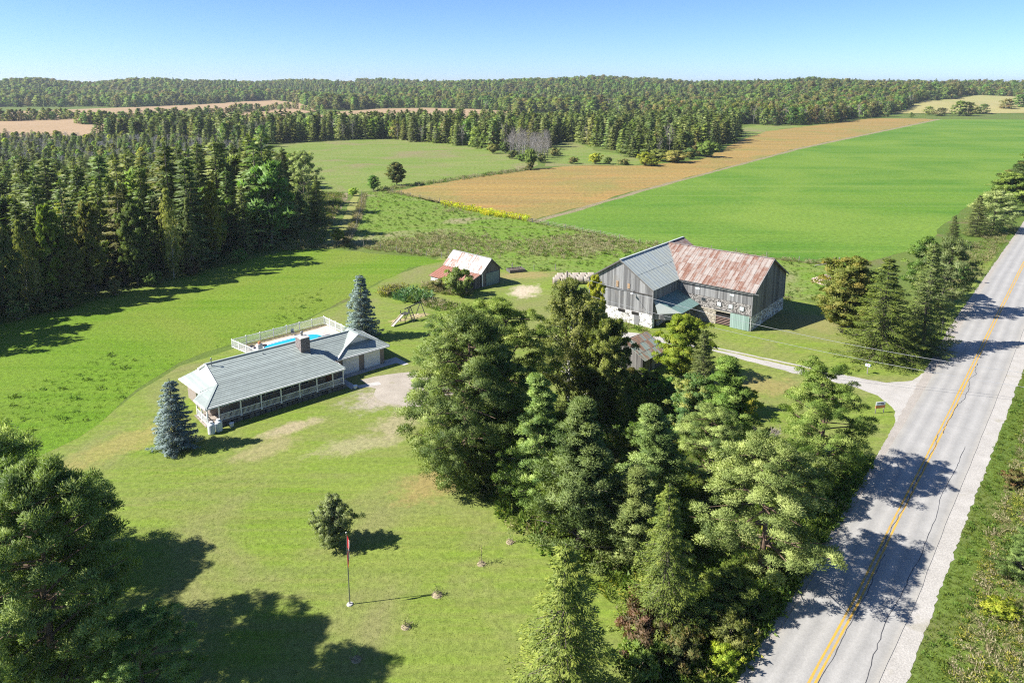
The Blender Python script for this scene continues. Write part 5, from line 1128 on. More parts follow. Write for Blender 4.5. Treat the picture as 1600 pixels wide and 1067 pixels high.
for x, y in p1:
    de = dist_edge(np.array((x, y)), fr); D = math.hypot(x, y); k = rg.random(); front = de < 26
    if not vis(x, y) and D > 90: continue
    if any(math.hypot(x-a, (y-b)*(1 if y > b else .2)) < c*.85 for a, b, c in ACC): continue
    swamp = float(sstep(235, 300, y-0.25*(x+150))) if x < -85 else 0.0
    if k < .58*swamp: cls = 'G'
    elif k < .58*swamp+.19: cls = 'D'
    else: cls = 'S'
    h = rg.choice([rg.uniform(9, 14), rg.uniform(14, 19), rg.uniform(18, 22)], p=[.25, .5, .25])*(1.0+.2*float(sstep(-110, -55, x))*(1 if y < 190 else .6))*(1-.15*swamp)*(1-.48*float(sstep(170, 330, D))); 
    if cls == 'S':
        j = int(rg.choice(5, p=[.2, .18, .24, .21, .17]))
        if x > -72 and de < 16 and y < 175: j = int(rg.choice([0, 1]))
        if nS < 260 and D < 300: plant(FS[j], x, y, h, h*rg.uniform(.17, .25)*(1+.35*float(sstep(200, 320, D))), 'spruce_tree', 'tall dark spruce standing in the wood left of the hay field' if j < 3 else 'olive green conifer standing in the wood left of the hay field', 'tree', G1 if j < 3 else 'olive conifers of the dark wood'); nS += 1
        else: rest('S%d' % j, x, y, h, h*rg.uniform(.17, .25)*(1+.35*float(sstep(200, 320, D))))
    elif cls == 'D':
        j = int(rg.choice(4, p=[.36, .3, .18, .16]))
        if nD < 70 and D < 300: plant(FD[j], x, y, h*.85, h*.22, 'broadleaf_tree', ['green broadleaf tree among the spruces of the left wood', 'brownish green broadleaf tree among the spruces of the left wood', 'yellow leaved broadleaf tree among the spruces of the left wood', 'orange leaved broadleaf tree among the spruces of the left wood'][j], 'tree', ['green broadleaf trees of the wood', 'brownish broadleaf trees of the wood', 'yellow trees of the wood', 'orange trees of the wood'][j]); nD += 1
        else: rest('D%d' % j, x, y, h*.85, h*.24)
    else:
        j = int(rg.integers(2))
        if nB < 90 and rg.random() < .5: plant(FG[j], x, y, h*.8, h*.16, 'dead_tree', 'bleached dead tree in the swampy back of the left wood', 'tree', G2); nB += 1
        else: rest('G%d' % j, x, y, h*.8, h*.16)
# belt of cedars behind the meadow, with the plantation on the right
W2 = pxs([(150, 222), (300, 226), (380, 236), (440, 224), (520, 220), (600, 218), (690, 226), (770, 236), (800, 224), (850, 232), (880, 220), (905, 222), (930, 232), (960, 236), (1000, 250), (1060, 246), (1110, 238), (1145, 222), (1156, 208), (1120, 203), (1040, 203), (1000, 204), (940, 204), (900, 203), (800, 202), (640, 203), (440, 206), (300, 209), (180, 212)])
p2 = fill(W2, 6.4, 22); nC = 0
f2 = pxs([(380, 234), (440, 224), (520, 220), (600, 218), (690, 226), (770, 236), (800, 224), (850, 232), (905, 222), (930, 232), (1000, 250), (1060, 246), (1110, 238), (1145, 222), (1156, 206)])
de2 = np.array([dist_edge(q, f2) for q in p2]); p2 = p2[np.argsort(de2)]
for x, y in p2:
    k = rg.random(); h = rg.uniform(11, 19); right = x > 35
    if k < (.86 if right else .70):
        j = int(rg.choice(5, p=[.3, .24, .14, .12, .2])); 
        if nC < 290: plant1(CE[j], x, y, h, h*rg.uniform(.20, .30), 'conifer_tree', ['dark green cedar in the belt behind the meadow', 'dark spruce in the belt behind the meadow', 'olive conifer in the belt behind the meadow', 'bright green spruce in the belt behind the meadow', 'dark green cedar in the belt behind the meadow'][j], 'tree', G3+[' cedar', ' spruce', ' olive', ' green', ' cedar'][j]); nC += 1
        else: rest('C%d' % j, x, y, h, h*rg.uniform(.20, .30))
    elif k < .93: rest('A%d' % int(rg.choice(5, p=[.4, .25, .2, .1, .05])), x, y, h*.85, h*.24)
    else: rest('W%d' % int(rg.integers(2)), x, y, h*.9, h*.2)
# bare grove at the meadow corner
for x, y in fill(pxs([(786, 240), (800, 226), (830, 224), (856, 232), (860, 248), (840, 255), (812, 250)]), 5.2, 23):
    j = int(rg.integers(2)); plant(FB[j], x, y, rg.uniform(6.5, 12.5), rg.uniform(1.8, 3.0), 'bare_tree', 'leafless pale stemmed tree in the grove at the meadow corner', 'tree', 'leafless grove at the meadow corner')
# woods at the end of the fields and over the ridges
W3 = pxs([(1060, 206), (1120, 196), (1160, 194), (1200, 197), (1270, 195), (1310, 191), (1370, 183), (1400, 178), (1440, 172), (1440, 166), (1360, 168), (1180, 172), (1060, 176), (1000, 182), (1030, 196)])
nA = 0
p3 = fill(W3, 8.0, 24); f3 = pxs([(1120, 196), (1160, 194), (1200, 197), (1270, 195), (1310, 191), (1370, 183), (1420, 176)]); p3 = p3[np.argsort([dist_edge(q, f3) for q in p3])]
for x, y in p3:
    k = rg.random(); h = rg.uniform(13, 20); z = float(hz(x, y))
    if k < .22: rest('W%d' % int(rg.integers(2)), x, y, h*.9, h*.22)
    else:
        j = int(rg.choice(5, p=[.28, .26, .2, .16, .1]))
        if nA < 110: plant1(FA[j], x, y, h*.95, h*.30, 'broadleaf_tree', ['green broadleaf tree in the wood at the end of the soybean field', 'brownish broadleaf tree in the wood at the end of the soybean field', 'brownish broadleaf tree in the wood at the end of the soybean field', 'green broadleaf tree in the wood at the end of the soybean field', 'orange broadleaf tree in the wood at the end of the soybean field'][j], 'tree', ['green', 'brownish', 'brownish', 'green', 'orange'][j]+' trees at the end of the soybean field', z=z); nA += 1
        else: rest('A%d' % j, x, y, h*.95, h*.3)
for k, (x, y, hp, wp, j, lab) in enumerate(((1452, 181, 14, 16, 0, 'first tree of the far hedge beyond the green field'), (1470, 182, 13, 20, 1, 'brownish tree in the far hedge beyond the green field'), (1498, 182, 24, 22, 0, 'tall dark tree in the far hedge'), (1512, 182, 22, 22, 3, 'tall green tree right of the dark one in the far hedge'),
        (1536, 180, 16, 16, 1, 'small brownish tree in the far hedge'), (1526, 180, 12, 10, 4, 'orange bush-like tree in the far hedge'), (1572, 177, 16, 20, 1, 'brown tree near the right end of the far hedge'), (1592, 176, 20, 22, 0, 'green tree at the right end of the far hedge'), (1608, 176, 18, 20, 3, 'last tree of the far hedge at the right edge'),
        (1386, 183, 20, 14, 1, 'brownish tree at the near end of the far hedge'), (1424, 184, 8, 8, 3, 'small bushy tree in the gap of the far hedge'))):
    X, Y = at(x, y); d = dist(X, Y); plant1(FA[j], X, Y, hp/F*d, wp/2/F*d*1.15, 'broadleaf_tree', lab, 'tree', z=float(hz(X, Y)))
# far ridges: thousands of crowns, one mass
FARX = []
poly4 = [(-1350, 1080), (-700, 1180), (-150, 1000), (150, 880), (360, 820), (520, 920), (800, 960), (1150, 960), (2150, 2350), (0, 2600), (-2000, 2300)]
p4 = fill(poly4, 11.5, 25)
hA = [pxs(q) for q in (LEFTF, [(470, 186), (520, 176), (590, 170.5), (660, 169), (740, 171), (800, 175), (800, 186)], [(900, 182), (960, 179.5), (975, 182.5), (920, 185)])]
FC = [(470, 905), (560, 1000), (640, 1150), (900, 1330), (1120, 1330), (1000, 1000), (800, 840)]
sheet('dry_hill_field', FC, G_PALE, 0.5, 'tan grass hillside at the right beyond the hedge', amp=4, step=30, seed=16, hilly=True, world=True)
keep = np.ones(len(p4), bool)
for q in hA+[FC]: keep &= ~inside(p4, q)
p4 = p4[keep]; p4 = p4[np.abs(p4[:, 0]) < p4[:, 1]*.82+40]
for x, y in p4:
    k = rg.random(); h = rg.choice([rg.uniform(8, 13), rg.uniform(12, 18), rg.uniform(17, 24)], p=[.3, .45, .25])*(1+.15*math.sin(x/45+y/80)); sp_ = math.sin(x/95+2)*math.sin(y/60+x/300)+.5*math.sin(x/37+y/51)
    con = .14+.34*math.sin(x/210+1)*math.sin(y/170)
    if k < con: rest('C%d' % int(rg.choice(5, p=[.25, .35, .1, .1, .2])), x, y, h, h*.2)
    elif k < .96: rest('A%d' % int(rg.choice(5, p=[.40, .10, .12, .33, .05] if sp_ < -.25 else [.14, .34, .27, .10, .15] if sp_ > .35 else [.28, .26, .2, .18, .08])), x, y, h*.9, h*rg.uniform(.28, .46))
    else: rest('W%d' % int(rg.integers(2)), x, y, h*.9, h*.25)
# hedgerow across the stubble fields on the left
for a, b, n in (((120, 196), (240, 188), 26), ((240, 188), (330, 181), 26), ((330, 181), (455, 170), 30), ((455, 170), (520, 180), 10), ((0, 190), (120, 186), 26)):
    for i in range(n):
        t = (i+rg.random())/n; X, Y = at(a[0]+(b[0]-a[0])*t, a[1]+(b[1]-a[1])*t+rg.normal(0, .5)); rest('A%d' % int(rg.integers(5)), X, Y, rg.uniform(6, 14), rg.uniform(3, 5))
def wmesh(P):           # crown and trunk of a near form joined for the mass
    if hasattr(P, 'whole'): return P.whole
    bm = bmesh.new(); bm.from_mesh(P.crown); nf = len(bm.faces); bm.from_mesh(P.trunk); bm.faces.ensure_lookup_table()
    for f in bm.faces[nf:]: f.material_index = 1
    me = bpy.data.meshes.new('tree'); bm.to_mesh(me); bm.free(); me.materials.append(P.crown.materials[0]); me.materials.append(P.trunk.materials[0]); P.whole = me; return me
KEYS = {**{'S%d' % i: FS[i] for i in range(5)}, **{'D%d' % i: FD[i] for i in range(4)}, **{'G%d' % i: FG[i] for i in range(2)}, **{'C%d' % i: CE[i] for i in range(5)}, **{'A%d' % i: FA[i] for i in range(5)}, **{'W%d' % i: FW[i] for i in range(2)}}
def mass(name, sel, label):
    pts, scl, idx, ms = [], [], [], []
    for k in sorted(KEYS):
        rows = [r for r in restP.get(k, []) if sel(r)]
        if not rows: continue
        P = KEYS[k]; m = wmesh(P); i = len(ms); ms.append(m)
        for x, y, h, r in rows: pts.append((x, y, float(hz(x, y)))); scl.append((r/P.r, r/P.r, h/P.h)); idx.append(i)
    # Join Geometry lists its last link first
    return scatter(name, pts, scl, rg.uniform(0, 6.28, len(pts)), [len(ms)-1-i for i in idx], ms, label)
mass('swamp_wood_mass', lambda r: math.hypot(r[0], r[1]) < 420 and r[0] < 60, 'mass of conifers and grey trees behind the front of the left wood')
mass('far_woodland', lambda r: not (math.hypot(r[0], r[1]) < 420 and r[0] < 60), 'wooded ridges filling the skyline')

# ------------------------------------------------------------------ ground cover (nobody could count it)
def tuft(seed, n, h, sp, w_, cols_mat, top=None):
    rg_ = np.random.default_rng(seed); L = Leaves(); a = rg_.uniform(0, 6.28, n); c = np.stack([np.cos(a)*sp*rg_.uniform(0, 1, n), np.sin(a)*sp*rg_.uniform(0, 1, n), np.zeros(n)], 1)
    d = unit(np.stack([np.cos(a)*.5, np.sin(a)*.5, np.ones(n)], 1)+rg_.normal(0, .25, (n, 3))); L.blades(c, d, h*rg_.uniform(.5, 1.15, n), w_, rg_.uniform(.1, .9, n), rg_)
    if top:
        m = n; c2 = c[:m]+d[:m]*h*.75; L.blades(c2, unit(rnd_unit(rg_, m)+np.array([0, 0, .6])), h*.35, w_*1.6, 1.0, rg_)
    t, k = L.get(); return tri_mesh('tuft', t, k, cols_mat)
def leafclump(seed, n, h, r, bl, bw, m):
    rg_ = np.random.default_rng(seed); L = Leaves(); u = rnd_unit(rg_, n); u[:, 2] = np.abs(u[:, 2]); c = u*np.array([r, r, h])*rg_.uniform(.3, 1, (n, 1)); L.blades(c, unit(u+rnd_unit(rg_, n)*.8+np.array([0, 0, .4])), bl, bw, rg_.uniform(.1, .9, n), rg_); t, k = L.get(); return tri_mesh('tuft', t, k, m)
L_GR = leaf_mat('grass_blades', [(.085, .13, .014), (.12, .165, .02), (.16, .19, .04)], .3, val=.2, hue=.015, gain=1.3)
L_WEED = leaf_mat('dry_weed_stems', [(.10, .105, .03), (.145, .145, .05), (.185, .165, .08)], .25, val=.2, hue=.015, gain=1.45)
L_GOLD = leaf_mat('goldenrod', [(.075, .11, .02), (.105, .14, .025), (.22, .215, .035)], .3, val=.2, hue=.015, gain=1.45)
L_PURP = leaf_mat('brownish_seed_heads', [(.10, .115, .04), (.15, .145, .07), (.20, .17, .105)], .25, val=.2, hue=.015, gain=1.75)
L_LUSH = leaf_mat('lush_weed_leaves', [(.06, .10, .014), (.09, .14, .02), (.13, .175, .035)], .3, val=.25, hue=.02, gain=1.4)
L_SUNF = leaf_mat('yellow_flower_heads', [(.18, .2, .02), (.36, .33, .02), (.46, .40, .02)], .3, val=.2)
L_GARD = leaf_mat('blue_green_leaves', [(.04, .085, .03), (.075, .13, .055), (.12, .18, .09)], .3, val=.3)
T_GR = tuft(1, 16, .32, .22, .05, L_GR); T_WEED = tuft(2, 18, .75, .3, .06, L_WEED, True); T_GOLD = tuft(3, 18, .8, .3, .07, L_GOLD, True); T_PURP = tuft(4, 18, .7, .35, .06, L_PURP, True)
T_LUSH = leafclump(5, 40, .45, .5, .22, .14, L_LUSH); T_LUSH2 = leafclump(6, 50, .8, .6, .26, .16, L_LUSH); T_SUN = tuft(7, 16, .9, .4, .10, L_SUNF, True); T_GARD = leafclump(8, 44, .7, .6, .35, .2, L_GARD)
T_HGR = tuft(9, 14, .22, .3, .05, L_LUSH)
def ground_cover(name, poly, sp, seed, ms, wts, s0, s1, label, keep=None):
    p = fill(poly, sp, seed, .8); g_ = np.random.default_rng(seed)
    if keep is not None: p = p[keep(p, g_)]
    n = len(p); s = g_.uniform(s0, s1, n); idx = g_.choice(len(ms), n, p=np.array(wts)/sum(wts))
    return scatter(name, np.c_[p, np.zeros(n)], np.stack([s, s, s*g_.uniform(.8, 1.2, n)], 1), g_.uniform(0, 6.28, n), [len(ms)-1-i for i in idx], ms, label)
def nmask(scale, thr, seed):
    g_ = np.random.default_rng(seed); ph = g_.uniform(0, 6.28, (6, 3)); fr_ = g_.normal(0, 1, (6, 2))*scale
    return lambda p, g2: (sum(np.sin(p[:, 0]*fr_[i, 0]+p[:, 1]*fr_[i, 1]+ph[i, 0]) for i in range(6))/6+g2.normal(0, .12, len(p))) > thr
RV = [(SHR[i][0]+.25, SHR[i][1]) for i in range(1, 6)]
ground_cover('roadside_grass', [(x-.1, y) for x, y in RV]+[(x+2.6, y) for x, y in reversed(RV)], .30, 31, [T_GR, T_LUSH], [9, 1], .35, .8, 'green grass along the far road shoulder')
ground_cover('roadside_weeds', [(x+2.2, y) for x, y in RV[:5]]+[(118, 110), (70, 60), (44, 34)], .42, 32, [T_WEED, T_GOLD, T_LUSH2, T_PURP, T_GR], [4, 3, .35, 4.5, 4.5], .4, .85, 'tall mixed weeds and goldenrod across the road')
LV = [(SHL[i][0]-.15, SHL[i][1]) for i in range(1, 6)]
ground_cover('ditch_grass', [(10, 36), (14.4, 39.1), (22.1, 48.2), (37, 66), (36, 68), (30, 62), (20, 52), (14, 45), (8, 38)], .34, 33, [T_GR, T_LUSH], [2, 2], .9, 1.6, 'lush grass along the near road shoulder')
ground_cover('bank_grass', pxs([(1470, 470), (1520, 440), (1590, 358), (1560, 350), (1500, 400), (1460, 440)]), .9, 34, [T_GR, T_WEED], [3, 1], .9, 1.5, 'dry grass on the road bank below the willows')
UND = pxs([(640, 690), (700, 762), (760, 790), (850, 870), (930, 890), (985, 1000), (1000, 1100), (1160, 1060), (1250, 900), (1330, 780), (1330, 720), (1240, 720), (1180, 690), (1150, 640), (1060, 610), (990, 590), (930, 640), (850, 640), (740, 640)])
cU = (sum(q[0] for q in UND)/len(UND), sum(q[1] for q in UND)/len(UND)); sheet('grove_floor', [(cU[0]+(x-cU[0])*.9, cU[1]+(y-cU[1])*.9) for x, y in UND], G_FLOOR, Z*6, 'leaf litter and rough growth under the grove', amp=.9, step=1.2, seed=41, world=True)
ground_cover('undergrowth', UND, .95, 35, [T_LUSH2, T_LUSH, T_GOLD, T_WEED, T_GR], [4, 3, 1, 1.2, 2], .8, 1.7, 'tangled undergrowth under the grove trees')
PWD = [at(*q) for q in PAST]
ground_cover('pasture_weeds', PWD, 1.0, 36, [T_PURP, T_WEED, T_LUSH], [4, 2, 1], .7, 1.3, 'brownish weeds standing in the pasture', keep=nmask(.09, .25, 3))
ground_cover('pasture_tussocks', PWD, 1.25, 37, [T_GR, T_LUSH], [4, .8], .6, 1.2, 'green tussocks in the pasture')
ground_cover('sunflower_strip', pxs([(690, 317), (720, 321), (830, 343), (822, 346), (760, 337), (690, 321)]), .9, 38, [T_SUN, T_GR], [6, 1], 1.0, 1.5, 'yellow flower strip at the edge of the soybeans', keep=lambda p, g: g.random(len(p)) < np.clip((p[:, 0]+32)/26, .12, 1))
ground_cover('hay_tufts', pxs([(-200, 780), (40, 716), (120, 682), (215, 604), (280, 564), (362, 536), (440, 513), (520, 476), (540, 440), (300, 500), (100, 580), (-200, 690)]), .95, 39, [T_HGR, T_LUSH], [6, .5], .7, 1.25, 'lush clover tufts in the hay field', keep=nmask(.16, .08, 5))
ground_cover('track_weeds', pxs([(530, 384), (548, 352), (560, 322), (566, 303), (574, 304), (566, 338), (553, 368), (545, 386)]), .8, 40, [T_PURP, T_WEED, T_GOLD], [3, 3, .6], .8, 1.4, 'brown weeds along the track fence')
ground_cover('wood_edge_weeds', pxs([(440, 392), (500, 386), (540, 305), (500, 300), (490, 330), (460, 368)]), 1.0, 42, [T_LUSH2, T_WEED, T_GOLD, T_PURP], [3, 2, 1, 2], .8, 1.5, 'weeds at the edge of the dark wood')
ground_cover('fence_line_weeds', pxs([(440, 394), (540, 386), (620, 396), (690, 404), (690, 400), (620, 391), (540, 381), (440, 386)]), .9, 43, [T_PURP, T_WEED, T_GR], [2, 3, 3], .7, 1.2, 'dry growth along the hay field fence')
ground_cover('field_edge_weeds', pxs([(600, 300), (832, 349), (1000, 382), (1150, 399), (1300, 417), (1300, 413), (1150, 396), (1000, 378), (836, 345), (720, 323), (612, 298)]), 1.1, 44, [T_PURP, T_WEED, T_GR], [3, 3, 2], .8, 1.3, 'weeds along the field fence')
ground_cover('meadow_edge_weeds', pxs([(590, 300), (700, 285), (832, 266), (832, 262), (700, 281), (590, 297)]), 1.6, 45, [T_PURP, T_WEED, T_LUSH2], [3, 3, 2], 1.0, 1.8, 'weedy hedge bottom above the soybeans')
gb = pxs([(606, 462), (625, 456), (650, 458), (676, 462), (672, 470), (640, 474), (612, 468)])
ground_cover('garden_plants', gb, .7, 46, [T_GARD, T_LUSH2], [4, 1.5], 1.0, 1.8, 'blue-green vegetable plants in the garden bed')
ground_cover('ornamental_grass', pxs([(596, 466), (598, 459), (618, 452), (632, 452), (612, 460)]), .55, 47, [T_WEED, T_GOLD], [5, 1], 1.4, 2.2, 'tall tan grasses behind the garden bed')
ground_cover('garden_weeds', pxs([(655, 474), (690, 470), (718, 476), (712, 484), (680, 486)]), .7, 48, [T_LUSH, T_PURP], [3, 2], .8, 1.3, 'low green plants in the second garden bed')
ground_cover('shed_weeds', pxs([(655, 450), (672, 443), (700, 450), (735, 459), (730, 464), (690, 460)]), .6, 49, [T_LUSH, T_WEED, T_PURP], [2, 2, 2], .8, 1.5, 'weeds along the machine shed lean-to')
ground_cover('barnyard_weeds', pxs([(1020, 522), (1010, 514), (960, 498), (925, 490), (922, 494), (950, 506), (1000, 520)]), .7, 50, [T_LUSH, T_GR, T_WEED], [3, 3, 1], .7, 1.3, 'weeds at the foot of the whitewashed barn wall')
LGR = pxs([(90, 1120), (205, 860), (235, 720), (330, 720), (450, 760), (640, 780), (760, 830), (860, 900), (800, 1120)])
ground_cover('lawn_tufts', LGR, .34, 51, [tuft(12, 9, .045, .13, .03, L_GR)], [1], .6, 1.1, 'short mown grass blades on the front lawn')

# ------------------------------------------------------------------ wire fences
M_POST = flat_mat('weathered_post', (.24, .22, .20), .9, var=.3, vs=2); M_WIRE = flat_mat('fence_wire', (.22, .22, .22), .5, .6)
PM = MB().tube([(0, 0, -.1), (.02, 0, 1.3)], [.075, .06], 6).mesh('post', M_POST)
def wire_fence(pix, sp, label, h=1.2):
    pts = [at(*q) for q in pix]; o0 = pts[0]; f = empty('wire_fence', o0, 0, label, 'fence'); pp = []
    for a, b in zip(pts[:-1], pts[1:]):
        n = max(1, round(math.hypot(b[0]-a[0], b[1]-a[1])/sp))
        for i in range(n): pp.append((a[0]+(b[0]-a[0])*i/n-o0[0], a[1]+(b[1]-a[1])*i/n-o0[1]))
    pp.append((pts[-1][0]-o0[0], pts[-1][1]-o0[1]))
    for x, y in pp:
        p = obj('post', PM, f, (x+random.gauss(0, .06), y, 0), random.random()*6, (1.1, 1.1, random.uniform(.85, 1.2))); p.rotation_euler.x = random.gauss(0, .05)
    for z in (.4, .8, 1.15): MB().tube([(x, y, z) for x, y in pp], .008, 3, cap=False).build('wire', M_WIRE, f)
wire_fence([(470, 383), (545, 383), (620, 394), (690, 403)], 4.5, 'wire fence between the hay field and the pasture')
wire_fence([(700, 402), (800, 422), (868, 422)], 4.5, 'wire fence between the machine shed and the bales')
wire_fence([(545, 384), (556, 358), (564, 330), (566, 304)], 5, 'wire fence along the farm track')
wire_fence([(566, 304), (600, 298), (720, 323), (832, 348)], 6, 'wire fence along the soybean field')
wire_fence([(832, 348), (1000, 380), (1150, 397), (1300, 416)], 6, 'wire fence between the pasture and the green field')
wire_fence([(600, 297), (700, 283), (830, 265)], 9, 'wire fence above the soybean field below the meadow')
# end brace and timber post at the pasture corner
X, Y = at(1302, 418); br = empty('brace_posts', (X, Y), .3, 'grey timber corner posts of the pasture fence by the rubble heap', 'fence post')
for dx in (0, 1.4): MB().tube([(dx, 0, -.1), (dx, 0, 2.1)], .13, 7).build('post', M_POST, br)
MB().tube([(0, 0, 1.8), (1.4, 0, .3)], .07, 6).build('brace', M_POST, br); MB().tube([(-4.5, .3, .7), (0, 0, 1.0)], .1, 6).build('rail', M_POST, br)
X, Y = at(1290, 440); rh = empty('rubble_heap', (X, Y), .6, 'heap of pinkish rubble beside the orange-brown maple', 'rubble heap')
mb = MB(); rr = random.Random(4); M_RUB = flat_mat('pink_rubble', (.40, .31, .27), .9, var=.25, vs=2, tint=True)
prof = [(2.6, 0), (2.0, .5), (1.2, .95), (.4, 1.2)]; mb.lathe(prof, 12).build('core', M_RUB, rh)
for k in range(90):
    a, q = rr.random()*6.28, rr.random(); r_ = 2.5*q; MB().box((r_*math.cos(a)*1.25, r_*math.sin(a), 1.25*(1-q)+.05), (rr.uniform(.2, .55), rr.uniform(.2, .45), rr.uniform(.15, .35)), rr.random()*3, rr.random(), .75).build('stone', M_RUB, rh)

# ------------------------------------------------------------------ poles and wires
M_POLE = flat_mat('utility_pole_wood', (.23, .19, .155), .9, var=.25, vs=2); M_CABLE = flat_mat('aluminium_cable', (.50, .50, .50), .45, .3)
def upole(X, Y, h, label, arm=True):
    p = empty('utility_pole', (X, Y), .65, label, 'utility pole'); MB().tube([(0, 0, 0), (0, 0, h)], [.16, .11], 10).build('pole', M_POLE, p)
    if arm:
        MB().box((0, .14, h-.5), (1.9, .1, .12)).build('crossarm', M_POLE, p)
        for x in (-.8, .8): MB().lathe([(.05, 0), (.07, .08), (.04, .18)], 8, (x, .14, h-.44)).build('insulator', M_WHITE, p)
    return p
pX, pY = at(884, 560); pH = zat(pX, pY, 424)
p = upole(pX, pY, pH, 'utility pole rising through the birch in front of the hay bales', False); MB().lathe([(.16, 0), (.2, .1), (.2, .6), (.16, .7)], 10, (.3, 0, pH-2.2)).build('transformer', flat_mat('grey_enamel', (.5, .52, .53), .4), p)
qX, qY = 66, 78; qH = zat(qX, qY, 592); q = upole(qX, qY, qH+.5, 'utility pole across the road, outside the right edge')
zc = zat(qX, qY, 615)
def cable(a, b, sag, label, r_=.022): tag(MB().tube(wire_pts(a, b, sag, 20), r_, 5).build('power_cable', M_CABLE), label, 'cable')
cable((pX, pY, pH-.3), (qX, qY, qH), 1.6, 'upper power cable crossing from the birch pole over the driveway'); cable((pX, pY, pH-2.6), (qX, qY, zc), 1.2, 'lower power cable crossing over the driveway mouth')
bl_ = Matrix.Translation((BO[0], BO[1], 0)) @ Matrix.Rotation(BA, 4, 'Z'); e_ = bl_ @ Vector((A0+8.0, BF-.1, 5.75)); cable((pX, pY, pH-2.0), e_, .35, 'service cable from the birch pole to the barn gable', .025)

# ------------------------------------------------------------------ road furniture
X, Y = at(1374, 645); sg = empty('sale_sign', (X, Y), R(12), 'white and orange sale sign on two posts at the lawn corner by the road', 'sign')
for x in (-.55, .55): MB().box((x, 0, .7), (.07, .07, 1.4)).build('post', M_POST, sg)
MB().box((0, -.06, 1.22), (1.25, .05, .42)).build('top_board', M_WHITE, sg); MB().box((0, -.06, .82), (1.25, .05, .36)).build('lower_board', flat_mat('orange_board', (.62, .2, .06), .5), sg)
MB().box((0, -.092, 1.26), (.8, .01, .1)).box((.25, -.092, 1.12), (.4, .01, .06)).build('print', flat_mat('dark_print', (.05, .05, .07), .6), sg)
X, Y = at(1355, 584); ml = empty('mailbox', (X, Y), R(-50), 'pale blue and white mailbox on a post at the driveway corner', 'mailbox')
MB().box((0, 0, .55), (.1, .1, 1.1)).build('post', M_POST, ml)
mb = MB(); mb.slab([(-.3, -.16, 1.1), (-.3, .16, 1.1), (-.3, .16, 1.28), (-.3, .1, 1.38), (-.3, -.1, 1.38), (-.3, -.16, 1.28)], (-1, 0, 0), .6); mb.build('box', flat_mat('pale_blue_enamel', (.55, .66, .74), .4), ml); MB().box((.1, -.2, 1.36), (.2, .02, .1)).build('flag', flat_mat('mail_flag', (.6, .1, .08), .5), ml)
X, Y = at(1471, 521); rs_ = empty('road_sign', (X, Y), R(-48), 'dark back of a diamond road sign beyond the corner spruce', 'sign')
MB().box((0, 0, 1.2), (.07, .07, 2.4)).build('post', M_STEEL, rs_)
mb = MB(); mb.slab([(0, .06, 1.55), (.55, .06, 2.1), (0, .06, 2.65), (-.55, .06, 2.1)], (0, 1, 0), .03); mb.build('sign_plate', M_BLACK, rs_)

# ------------------------------------------------------------------ flagpole with a limp flag
X, Y = at(546.7, 944); fh = zat(X, Y, 833); fp_ = empty('flagpole', (X, Y), R(-60), 'thin steel flagpole on the front lawn', 'flagpole')
MB().tube([(0, 0, 0), (0, 0, fh)], [.05, .03], 8).lathe([(.02, 0), (.06, .04), (.06, .08), (.01, .12)], 8, (0, 0, fh)).build('pole', M_STEEL, fp_); MB().lathe([(.25, 0), (.22, .08)], 12).build('base', M_CONC, fp_)
fl = empty('flag', (X, Y, 0), R(10), 'red and white maple leaf flag hanging limp on the flagpole', 'flag')
FR = flat_mat('flag_red', (.62, .025, .03), .7, var=.06); FW_ = flat_mat('flag_white', (.78, .78, .78), .7, var=.04)
def drape(u, v):         # fly u 0..1.0 along the cloth, hoist v 0..1 ; cloth falls in soft folds from the top corner
    f = u*1.7; x = .04+.16*math.sin(f*2.4)*(.35+.65*(1-v*.35))*.7+.06*u; y = -.06-.22*u+.06*math.sin(f*7+v*1.3)*(.3+u*.5); z = fh-.1-v*1.0-u*1.45*(1-.1*math.sin(f*3)); return (x, y, z)
def cloth(u0, u1, mat, nm, mk=None):
    mb = MB(); nu, nv = 10, 10
    for i in range(nu):
        for j in range(nv):
            a, b = u0+(u1-u0)*i/nu, u0+(u1-u0)*(i+1)/nu; c, d = j/nv, (j+1)/nv
            mb.face([drape(a, c), drape(b, c), drape(b, d), drape(a, d)])
    me = mb.mesh(nm, mat); me.polygons.foreach_set('use_smooth', [True]*len(me.polygons)); o = obj(nm, me, fl); s_ = o.modifiers.new('t', 'SOLIDIFY'); s_.thickness = .008; return o
cloth(0, .25, FR, 'red_band'); cloth(.25, .75, FW_, 'white_band'); cloth(.75, 1, FR, 'red_band')
LEAF = [(0, .40), (.07, .26), (.15, .30), (.12, .10), (.22, .20), (.25, .14), (.38, .17), (.34, .08), (.40, .03), (.20, -.14), (.22, -.2), (.02, -.17), (.02, -.38), (-.02, -.38), (-.02, -.17), (-.22, -.2), (-.20, -.14), (-.40, .03), (-.34, .08), (-.38, .17), (-.25, .14), (-.22, .20), (-.12, .10), (-.15, .30), (-.07, .26)]
for sgn in (-1, 1):
    mb = MB(); c = (0, -.02)
    q = lambda p: (lambda d: (d[0], d[1]+sgn*.012, d[2]))(drape(.5+p[0]*.48, .5-p[1]*.9))
    for i in range(len(LEAF)): mb.face([q(c), q(LEAF[i-1]), q(LEAF[i])])
    mb.build('maple_leaf', FR, fl)

